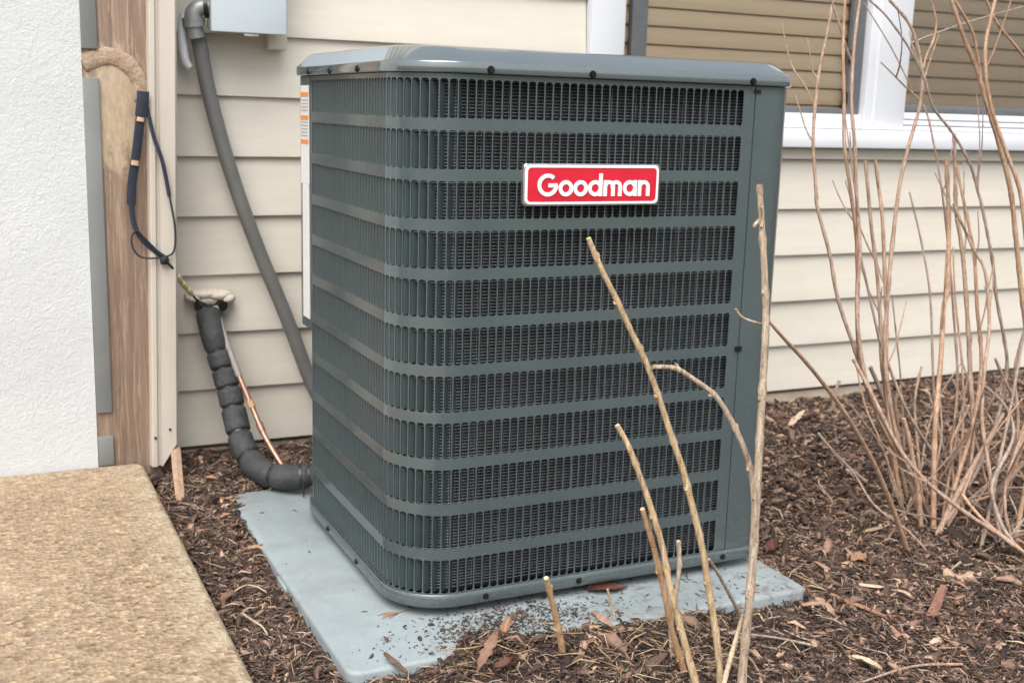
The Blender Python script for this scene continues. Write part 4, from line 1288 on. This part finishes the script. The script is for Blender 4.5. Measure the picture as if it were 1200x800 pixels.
        [[[1.348, 0.3, 0.342], [1.34, 0.308, 0.296], [1.363, 0.317, 0.229], [1.415, 0.337, 0.09]], 0.0052, 0.0062],
        [[[1.351, 0.25, 0.39], [1.311, 0.221, 0.319], [1.294, 0.179, 0.212], [1.277, 0.13, 0.09]], 0.0043, 0.0057]]


def cane_mesh(name, pts, r0, r1, mat, parent, seed, nodes=True, sides=9, wob=0.0012, tip=None):
    rs = random.Random(seed)
    P = [Vector(p) for p in pts]
    d = (P[-1] - P[-2]).normalized()
    P = [p + Vector((rs.uniform(-1, 1), rs.uniform(-1, 1), rs.uniform(-1, 1))) * (wob if 0 < i < len(P) - 1 else 0) for i, p in enumerate(P)]
    if P[-1].z < 0.12: P.append(P[-1] + Vector((d.x * .02, d.y * .02, -abs(d.z) * .03 - .012)))
    path = catmull(P, 8)
    m = len(path) - 1
    L = [0]
    for a, b_ in zip(path, path[1:]): L.append(L[-1] + (b_ - a).length)
    gap = rs.uniform(.055, .09)
    off = rs.uniform(0, gap)
    rad = []
    for i in range(m + 1):
        t = L[i] / L[-1]
        r_ = r0 + (r1 - r0) * t ** .8
        if nodes:
            q = ((L[i] + off) % gap) / gap
            q = min(q, 1 - q) * gap
            r_ *= 1 + .28 * math.exp(-(q / .005) ** 2)
        rad.append(r_ * (1 + rs.uniform(-.06, .06)))
    V, F = tube_vf(path, rad, sides)
    o = mesh(name, V, F, mat, parent, True, auto=55)
    if nodes and r0 > .0035 and sides >= 9:
        i = 4
        sgn = 1
        lastL = -1
        for i in range(3, m - 6):
            q = (L[i] + off) % gap
            if q < L[i] - L[i - 1] and L[i] - lastL > .03:
                lastL = L[i]
                tdir = (path[i - 1] - path[i + 1]).normalized()
                sd = tdir.cross(Vector((0.25, -0.97, 0))).normalized() * sgn
                sgn = -sgn
                p0 = path[i] + sd * rad[i] * .7
                Vb, Fb = tube_vf([p0, p0 + sd * .0022 + tdir * .0022, p0 + sd * .0034 + tdir * .0065], [.0026, .0022, .0006], 7)
                mesh('bud', Vb, Fb, mat, o, True)
    if tip is not None:
        dd = (path[0] - path[1]).normalized()
        V, F = tube_vf([path[0] - dd * .0004, path[0] + dd * .0012], [r0 * 1.04, r0 * .86], sides)
        mesh('cut_end', V, F, tip, o, True, auto=40)
    return o


shrub = thing('pruned_shrub', (0.39, -0.36, 0.085), 'pruned bare shrub of tall tan and grey canes in front of the condenser', 'shrub')
fm = {'tall grey cane': ('cane_grey', None), 'side cane': ('cane_grey', None), 'olive': ('cane_tan', 'cut_green'), 'c3': ('cane_tan', 'cut_wood'), 'c4': ('cane_orange', 'cut_wood'),
      'c5': ('cane_grey', 'cut_wood'), 'c6': ('cane_orange', 'cut_wood'), 'c7': ('cane_pale', 'cut_wood'), 'c8': ('cane_grey', None), 'c9': ('bush_b', None)}
for k, (nm, pts, r0, r1) in enumerate(FORE):
    mt, tp = fm.get(nm, ('cane_grey', None))
    if nm == 'c6':
        o = cane_mesh('cut_cane', pts, r0, r1, MAT[mt], None, 100 + k, tip=MAT[tp])
        tag(o, 'short cut brown cane stub standing alone before the pad', 'cane')
        continue
    if nm == 'c13':
        o = cane_mesh('dry_stalk', pts, r0, r1, MAT['cane_pale'], None, 100 + k, nodes=False)
        tag(o, 'tiny pale stalk standing in the mulch under the condenser front edge', 'stalk')
        continue
    cane_mesh('cane', pts, r0 * .9, r1 * .9, MAT[mt], shrub, 100 + k, nodes=r0 > .003, tip=MAT[tp] if tp else None)
bush = thing('bare_shrub', (1.24, 0.06, 0.09), 'large leafless shrub of many brown stems before the window', 'shrub')
for k, (pts, r0, r1) in enumerate(BUSH):
    mt = ('bush_a', 'bush_b', 'bush_a', 'bush_c')[k % 4]
    if k in (11, 13, 14, 15, 16): mt = 'bush_b'
    if k in (18, 19, 20): mt = 'bush_c'
    stem_o = cane_mesh('stem', pts, r0 * .68, r1 * .70, MAT[mt], bush, 300 + k, sides=7, wob=0.0015 if len(pts) > 4 else .0006)
    rs2 = random.Random(900 + k)
    if len(pts) > 7:
        pth_ = catmull(pts, 4)
        for q in range(rs2.randint(1, 3)):
            i_ = rs2.randint(2, int(len(pth_) * .62))
            p_ = pth_[i_]
            dirn = (pth_[i_ - 1] - pth_[i_]).normalized()
            side = Vector((rs2.gauss(0, 1), rs2.gauss(0, .7), rs2.uniform(-.1, .5))).normalized()
            d_ = (dirn + side * rs2.uniform(.35, .8)).normalized()
            ln = rs2.uniform(.04, .20)
            cane_mesh('twig', [p_ + d_ * ln + dirn * ln * .3, p_ + d_ * ln * .65 + dirn * .01, p_ + d_ * ln * .3, p_], .0010, .0019, MAT[mt], bush, 1200 + 10 * k + q, nodes=False, sides=6, wob=.003)
# thin dead side twigs low in the shrub
rs = random.Random(77)
for k in range(38):
    a = rs.uniform(0, 6.28)
    bx_, by_ = 1.31 + rs.gauss(0, .10), 0.08 + rs.gauss(0, .10)
    ln = rs.uniform(.10, .45)
    tilt = rs.uniform(.35, 1.25)
    p = Vector((bx_, by_, float(hgt(bx_, by_)) - .005))
    d = Vector((math.cos(a) * math.sin(tilt), math.sin(a) * math.sin(tilt), math.cos(tilt)))
    pts = [p + d * ln * q + Vector((rs.gauss(0, .008), rs.gauss(0, .008), rs.gauss(0, .008))) * q for q in (1, .75, .5, .25, 0)]
    cane_mesh('twig', pts, .0014, .0028, MAT[('bush_a', 'bush_c', 'bush_b')[k % 3]], bush, 500 + k, nodes=False, sides=6, wob=.001)

# ================================================================== MULCH (uncountable chips)
def allowed(x, y):
    ok = ~((x < SLAB_X + .004) & (y < SLAB_Y)) & (y < 1.05)
    inside = (x > PAD[0] - .004) & (x < PAD[1] + .004) & (y > PAD[2] - .002) & (y < PAD[3] + .002)
    return ok & (~inside | (hgt(x, y) > PAD[4] + .001))


def chip_field(name, n, region, lmean, lsig, wr_, tr_, mat, dens=None, tilt=.35, lift=0.003, seed=1, zfix=None, blob=None):
    g = np.random.default_rng(seed)
    x = g.uniform(region[0], region[1], n)
    y = g.uniform(region[2], region[3], n)
    if blob is not None:
        x = g.normal(blob[0], blob[1], n)
        y = g.normal(blob[2], blob[3], n)
    ok = allowed(x, y) if zfix is None else (y > PAD[2] + .01) & (y < 0.03)
    x, y = x[ok], y[ok]
    n = len(x)
    z = (hgt(x, y) if zfix is None else np.full(n, zfix)) + g.uniform(-.002, lift, n) * (1 if zfix is None else .3)
    L = np.clip(np.exp(g.normal(math.log(lmean), lsig, n)), .003, .07)
    Wd = L * g.uniform(wr_[0], wr_[1], n)
    T = Wd * g.uniform(tr_[0], tr_[1], n)
    a = g.uniform(0, 2 * np.pi, n)
    e = g.normal(0, tilt, n)
    ro = g.normal(0, .5, n)
    d = np.stack([np.cos(a) * np.cos(e), np.sin(a) * np.cos(e), np.sin(e)], 1)
    s = np.stack([-np.sin(a), np.cos(a), np.zeros(n)], 1)
    u = np.cross(d, s)
    s2 = s * np.cos(ro)[:, None] + u * np.sin(ro)[:, None]
    u2_ = -s * np.sin(ro)[:, None] + u * np.cos(ro)[:, None]
    c = np.stack([x, y, z], 1)
    bend = g.normal(0, .12, n)
    vs = []
    for (tt, wsc) in ((-.5, .55), (0.05, 1.0), (.5, .4)):
        jit = g.uniform(.7, 1.2, n)
        o = c + d * (L * tt)[:, None] + u2_ * (bend * L * (1 - 4 * tt * tt))[:, None]
        vs.append(o + s2 * (Wd * .5 * wsc * jit)[:, None])
        vs.append(o - s2 * (Wd * .5 * wsc)[:, None])
        vs.append(o + u2_ * (T * wsc)[:, None] + s2 * (Wd * .12 * jit)[:, None])
    V = np.stack(vs, 1).reshape(-1, 3)
    loc = []
    for k in range(2):
        for q in range(3):
            loc.append((k * 3 + q, k * 3 + (q + 1) % 3, (k + 1) * 3 + (q + 1) % 3, (k + 1) * 3 + q))
    loc = np.array(loc)
    idx = (np.arange(n)[:, None, None] * 9 + loc[None]).reshape(-1)
    me = bpy.data.meshes.new(name)
    nf = n * 6
    me.vertices.add(len(V))
    me.vertices.foreach_set('co', V.reshape(-1))
    me.loops.add(nf * 4)
    me.loops.foreach_set('vertex_index', idx.astype(np.int32))
    me.polygons.add(nf)
    me.polygons.foreach_set('loop_start', np.arange(0, nf * 4, 4, dtype=np.int32))
    me.update(calc_edges=True)
    me.validate()
    me.materials.append(mat)
    return tag(put(name, me), kind='stuff')


NEAR = (-0.30, 1.2, -0.72, 0.16)
LEFT = (-0.30, 0.10, 0.0, 1.05)
RIGHT = (0.72, 2.75, -0.40, 1.05)
o1 = chip_field('bark_mulch', 52000, NEAR, .0100, .5, (.18, .5), (.3, .8), MAT['mulch'], seed=1)
tag(o1, 'dark brown shredded bark mulch in front of the pad', 'mulch')
o2 = chip_field('bark_mulch', 18000, LEFT, .0105, .5, (.18, .5), (.3, .8), MAT['mulch'], seed=2)
tag(o2, 'dark brown bark mulch between concrete step and pad', 'mulch')
o3 = chip_field('bark_mulch', 70000, RIGHT, .0125, .5, (.18, .5), (.3, .8), MAT['mulch'], seed=3, lift=.006)
tag(o3, 'dark brown bark mulch under the bare shrub', 'mulch')
o4 = chip_field('mulch_fibres', 17000, NEAR, .022, .4, (.04, .09), (.5, 1), MAT['fibre'], seed=4, tilt=.3, lift=.008)
tag(o4, 'fine shredded bark fibres over the near mulch', 'mulch')
o5 = chip_field('mulch_fibres', 26000, (-0.30, 2.75, -0.3, 1.05), .028, .4, (.04, .09), (.5, 1), MAT['fibre'], seed=5, tilt=.3, lift=.009)
tag(o5, 'fine shredded bark fibres over the mulch near the house', 'mulch')
o6 = chip_field('straw_litter', 150, (-.02, .50, -.33, -.13), .055, .3, (.02, .035), (.6, 1), MAT['straw'], seed=6, tilt=.16, lift=.014)
tag(o6, 'thin tan straw scattered on the mulch before the pad', 'straw')
o7 = chip_field('straw_litter', 260, (.5, 2.2, -.5, .9), .045, .4, (.025, .05), (.6, 1), MAT['straw'], seed=8, tilt=.2, lift=.012)
tag(o7, 'thin tan straw scattered on the mulch right of the condenser', 'straw')
o8 = chip_field('pad_soil', 1700, NEAR, .0036, .5, (.2, .6), (.3, .8), MAT['specks'], seed=12, tilt=.15, zfix=PAD[4] + .0012, blob=(.17, .085, -.06, .035))
tag(o8, 'loose dark soil washed onto the pad under the condenser front', 'soil')
# specks of dirt on the pad
g = np.random.default_rng(9)
V, F = [], []
for k in range(150):
    x_ = g.uniform(PAD[0] + .01, PAD[1] - .01)
    y_ = PAD[2] + .012 + abs(g.normal(0, .075))
    if x_ < 0.02 and g.random() < .5: y_ = g.uniform(-.12, .7); x_ = g.uniform(PAD[0] + .01, -.01)
    s_ = g.uniform(.0008, .0032)
    a = g.uniform(0, 6.28)
    ln = s_ * g.uniform(1, 3.5)
    i0 = len(V)
    ca, sa = math.cos(a), math.sin(a)
    for (px, py, pz) in ((-ln, -s_ * .5, 0), (ln, -s_ * .3, 0), (ln * .6, s_ * .5, 0), (-ln * .7, s_ * .5, 0), (0, 0, s_ * .8)):
        V.append((x_ + ca * px - sa * py, y_ + sa * px + ca * py, PAD[4] + .0004 + pz))
    F += [(i0, i0 + 1, i0 + 4), (i0 + 1, i0 + 2, i0 + 4), (i0 + 2, i0 + 3, i0 + 4), (i0 + 3, i0, i0 + 4)]
sp = mesh('pad_debris', V, F, MAT['specks'])
tag(sp, 'dark specks of dirt sprinkled over the grey pad', 'dirt', kind='stuff')


# ================================================================== SINGLE LEAVES AND CHIPS
def leaf(name, loc, L, Wd, yaw, pitch, curl, mat, label, cat='leaf', ripple=.0, roll=0.0, seed=0):
    rs = random.Random(seed)
    nu, nv = 11, 6
    V, F = [], []
    lob = [rs.uniform(.7, 1.15) for _ in range(nu)]
    for i in range(nu):
        u_ = i / (nu - 1)
        hw = Wd * .5 * (math.sin(math.pi * min(max(u_, .02), .985) ** .85) ** .75) * lob[i]
        for j in range(nv):
            v_ = j / (nv - 1) * 2 - 1
            z = curl * Wd * (v_ * v_) * (1 + .4 * math.sin(u_ * 4 + seed)) + (math.sin(u_ * 7.3 + 2.1 * v_ + seed) + .7 * math.sin(u_ * 13.1 - 3 * v_)) * ripple * .45 * Wd + .12 * L * math.sin(u_ * 3.0) * curl + rs.uniform(-1, 1) * .025 * Wd
            V.append(((u_ - .5) * L, v_ * hw, z))
    n1 = len(V)
    V += [(x_, y_, z_ - .0006) for x_, y_, z_ in V]
    for i in range(nu - 1):
        for j in range(nv - 1):
            a = i * nv + j
            F.append((a, a + 1, a + nv + 1, a + nv))
            F.append((n1 + a, n1 + a + nv, n1 + a + nv + 1, n1 + a + 1))
    o = mesh(name, V, F, mat, None, True, loc=loc)
    o.rotation_euler = (roll, pitch, yaw)
    return tag(o, label, cat)


def chip(name, loc, L, Wd, T, yaw, pitch, mat, label, cat='wood chip', seed=0, taper=(.55, .35)):
    rs = random.Random(seed)
    V, F = [], []
    nu = 6
    for i in range(nu):
        u_ = i / (nu - 1)
        w = Wd * .5 * (taper[0] + (1 - taper[0]) * math.sin(math.pi * u_) if u_ < .5 else taper[1] + (1 - taper[1]) * math.sin(math.pi * u_))
        off = rs.uniform(-.08, .08) * Wd
        for (a, b_) in ((-1, 0), (-.75, 1), (.7, 1), (1, 0), (.8, -.6), (-.8, -.6)):
            V.append(((u_ - .5) * L, a * w * rs.uniform(.88, 1.1) + off, b_ * T * .5 * rs.uniform(.7, 1.2)))
    for i in range(nu - 1):
        for k in range(6): F.append((i * 6 + k, i * 6 + (k + 1) % 6, (i + 1) * 6 + (k + 1) % 6, (i + 1) * 6 + k))
    F.append(tuple(range(6)))
    F.append(tuple((nu - 1) * 6 + k for k in range(6)))
    o = mesh(name, V, F, mat, None, False, loc=loc)
    o.rotation_euler = (0, pitch, yaw)
    return tag(o, label, cat)


def gz(x_, y_, d=.006): return (x_, y_, float(hgt(x_, y_)) + d)


leaf('dry_leaf', (.39, -.006, .1045), .075, .036, -.17, 0, .12, MAT['leaf_red'], 'dark red dead leaf lying under the condenser front edge', seed=1)
leaf('dry_leaf', gz(.295, -.152, .014), .056, .017, -1.36, .1, .4, MAT['leaf_pink'], 'pinkish brown curled leaf on mulch before the pad', ripple=.06, seed=2)
chip('wood_chip', gz(.743, -.181, .010), .066, .017, .0035, -1.80, .05, MAT['leaf_tan'], 'flat tan paddle shaped wood chip right of the pad corner', seed=3, taper=(.9, .4))
chip('wood_chip', gz(.796, -.200, .010), .112, .011, .005, -1.29, .02, MAT['leaf_orange'], 'long thin reddish splinter right of the paddle shaped chip', seed=4)
chip('bark_piece', gz(.922, -.262, .022), .082, .018, .010, .48, -.42, MAT['bark_red'], 'thick reddish brown bark piece, largest on the right mulch', 'bark', seed=5, taper=(.85, .8))
leaf('dry_leaf', gz(.651, -.383, .011), .054, .018, -1.27, .03, .25, MAT['leaf_pale'], 'pale cream curled leaf at the lower right of the mulch', ripple=.1, seed=6)
leaf('dry_leaf', gz(1.073, -.176, .016), .072, .048, -.5, .05, -.22, MAT['leaf_tan'], 'crumpled tan leaf on mulch below the bare shrub', ripple=.2, seed=7)
chip('wood_chip', gz(1.062, .052, .011), .055, .010, .005, .08, 0, MAT['leaf_tan'], 'small pale chip left of the bare shrub stems', seed=8)
leaf('dry_leaf', gz(.940, -.036, .018), .060, .036, .31, .1, -.2, MAT['leaf_orange'], 'rusty orange crumpled leaf on mulch right of the pad', ripple=.22, seed=9)
chip('wood_chip', gz(.878, -.145, .011), .046, .013, .004, -.64, .04, MAT['leaf_pale'], 'pale horizontal chip beside an upright brown sliver', seed=10)
chip('bark_sliver', gz(.933, -.131, .020), .046, .011, .003, .9, 1.0, MAT['leaf_brown'], 'brown bark sliver standing upright beside the pale chip', 'bark', seed=11)
leaf('dry_leaf', gz(.898, -.209, .010), .034, .011, -1.5, 0, .3, MAT['leaf_pale'], 'small pale hooked leaf left of the thick bark piece', seed=12)
leaf('dry_leaf', (.134, -.125, .130), .036, .017, .82, -.6, .3, MAT['leaf_orange'], 'orange folded leaf on top of the mulch heap', seed=13)
leaf('dry_leaf', (.164, -.105, .136), .034, .011, -1.2, -1.1, .3, MAT['leaf_orange'], 'orange leaf sliver standing upright at the pad front', seed=14)
leaf('dry_leaf', (.074, -.188, .126), .088, .019, .76, -.4, .3, MAT['leaf_brown'], 'long grey brown leaf leaning on the mulch heap', ripple=.06, seed=15)
leaf('dry_leaf', (.088, -.214, .112), .036, .02, .2, -.1, .3, MAT['leaf_red'], 'small dark red leaf below the long grey brown leaf', seed=16)
chip('bark_piece', (-.057, -.134, .106), .056, .010, .006, -1.23, .2, MAT['bark_brown'], 'dark bark splinter resting on the front left pad corner', 'bark', seed=17)
chip('bark_piece', gz(.325, -.252, .008), .080, .022, .006, .32, -.1, MAT['bark_brown'], 'wide dark bark slab between the front canes', 'bark', seed=27)
chip('wood_chip', gz(.823, -.358, .006), .030, .012, .004, .26, 0, MAT['leaf_pale'], 'small cream chip above the bottom right twigs', seed=28)
tw_ = tube('dry_twig', [(-.226, .155, .092), (-.218, .12, .094), (-.209, .095, .093), (-.207, .065, .092)], .0022, .0016, MAT['cane_pale'], None, 7, 4)
tag(tw_, 'pale crooked twig on mulch between step and pad', 'twig')
tw_ = tube('dry_twig', [(-.222, .245, .096), (-.200, .258, .098), (-.182, .252, .096), (-.170, .225, .094)], .0016, .0012, MAT['cane_pale'], None, 7, 4)
tag(tw_, 'thin arched straw above the pale crooked twig', 'twig')
leaf('dry_leaf', gz(-.161, .608), .026, .016, .3, 0, .3, MAT['leaf_orange'], 'small orange leaf by the back left pad corner', seed=18)
leaf('dry_leaf', gz(-.150, .818), .030, .018, -.4, 0, .3, MAT['leaf_orange'], 'orange leaf on mulch below the black insulated pipe', seed=19)
leaf('dry_leaf', gz(-.157, .545), .026, .016, .7, 0, .35, MAT['leaf_brown'], 'brownish leaf touching the left pad edge', seed=20)
chip('wood_chip', gz(1.478, .82, .016), .13, .02, .006, .57, -.12, MAT['leaf_pale'], 'long pale chip near the house foundation', seed=21)
chip('wood_chip', gz(1.421, .862, .012), .07, .018, .006, -1.8, 0, MAT['leaf_tan'], 'short tan chip left of the long pale chip', seed=22)
leaf('dry_leaf', gz(.814, .067, .012), .050, .03, .4, 0, .4, MAT['leaf_red'], 'dark red brown leaf on mulch behind the pad corner', ripple=.1, seed=23)
# little fan of conifer scale on the pad
fan = thing('conifer_sprig', (-.008, .054, .1015), 'small orange brown dried conifer sprig lying on the pad', 'sprig')
for k in range(7):
    a = 2.3 + k * .16
    p0 = Vector((.012, .045, .1016))
    ln = .030 + .008 * math.sin(k * 2.1)
    d = Vector((math.cos(a + .6), math.sin(a + .6) * .8, 0))
    tube('needle', [p0, p0 + d * ln * .5 + Vector((0, 0, .002)), p0 + d * ln], .0010, .0006, MAT['leaf_orange'], fan, 5, 3)
tube('stalk', [(.011, .046, .1018), (.02, .046, .104), (.032, .052, .106)], .0010, .0007, MAT['leaf_orange'], fan, 5, 3)
# fallen pale canes left of the shrub
tw_ = tube('fallen_cane', [(1.30, .52, .165), (1.29, .42, .125), (1.285, .32, .10)], .0032, .0042, MAT['bush_c'], None, 7, 4)
tag(tw_, 'thin fallen cane leaning over mulch left of the bare shrub', 'cane')
for k, (p, q_, lab) in enumerate((((.40, -.42), (.28, -.335), 'thin pale twig lying across the lower right mulch'), ((.80, -.44), (.60, -.43), 'crooked brown twig along the bottom edge of the mulch'),
                                  ((.62, -.30), (.50, -.22), 'slim grey twig on mulch below the pad right corner'))):
    mid = ((p[0] + q_[0]) / 2 + .012, (p[1] + q_[1]) / 2 + .012)
    tw_ = tube('dry_twig', [gz(*p, .010), gz(*mid, .014), gz(*q_, .010)], .0022, .0016, MAT[('cane_pale', 'bush_a', 'bush_c')[k]], None, 7, 5)
    tag(tw_, lab, 'twig')
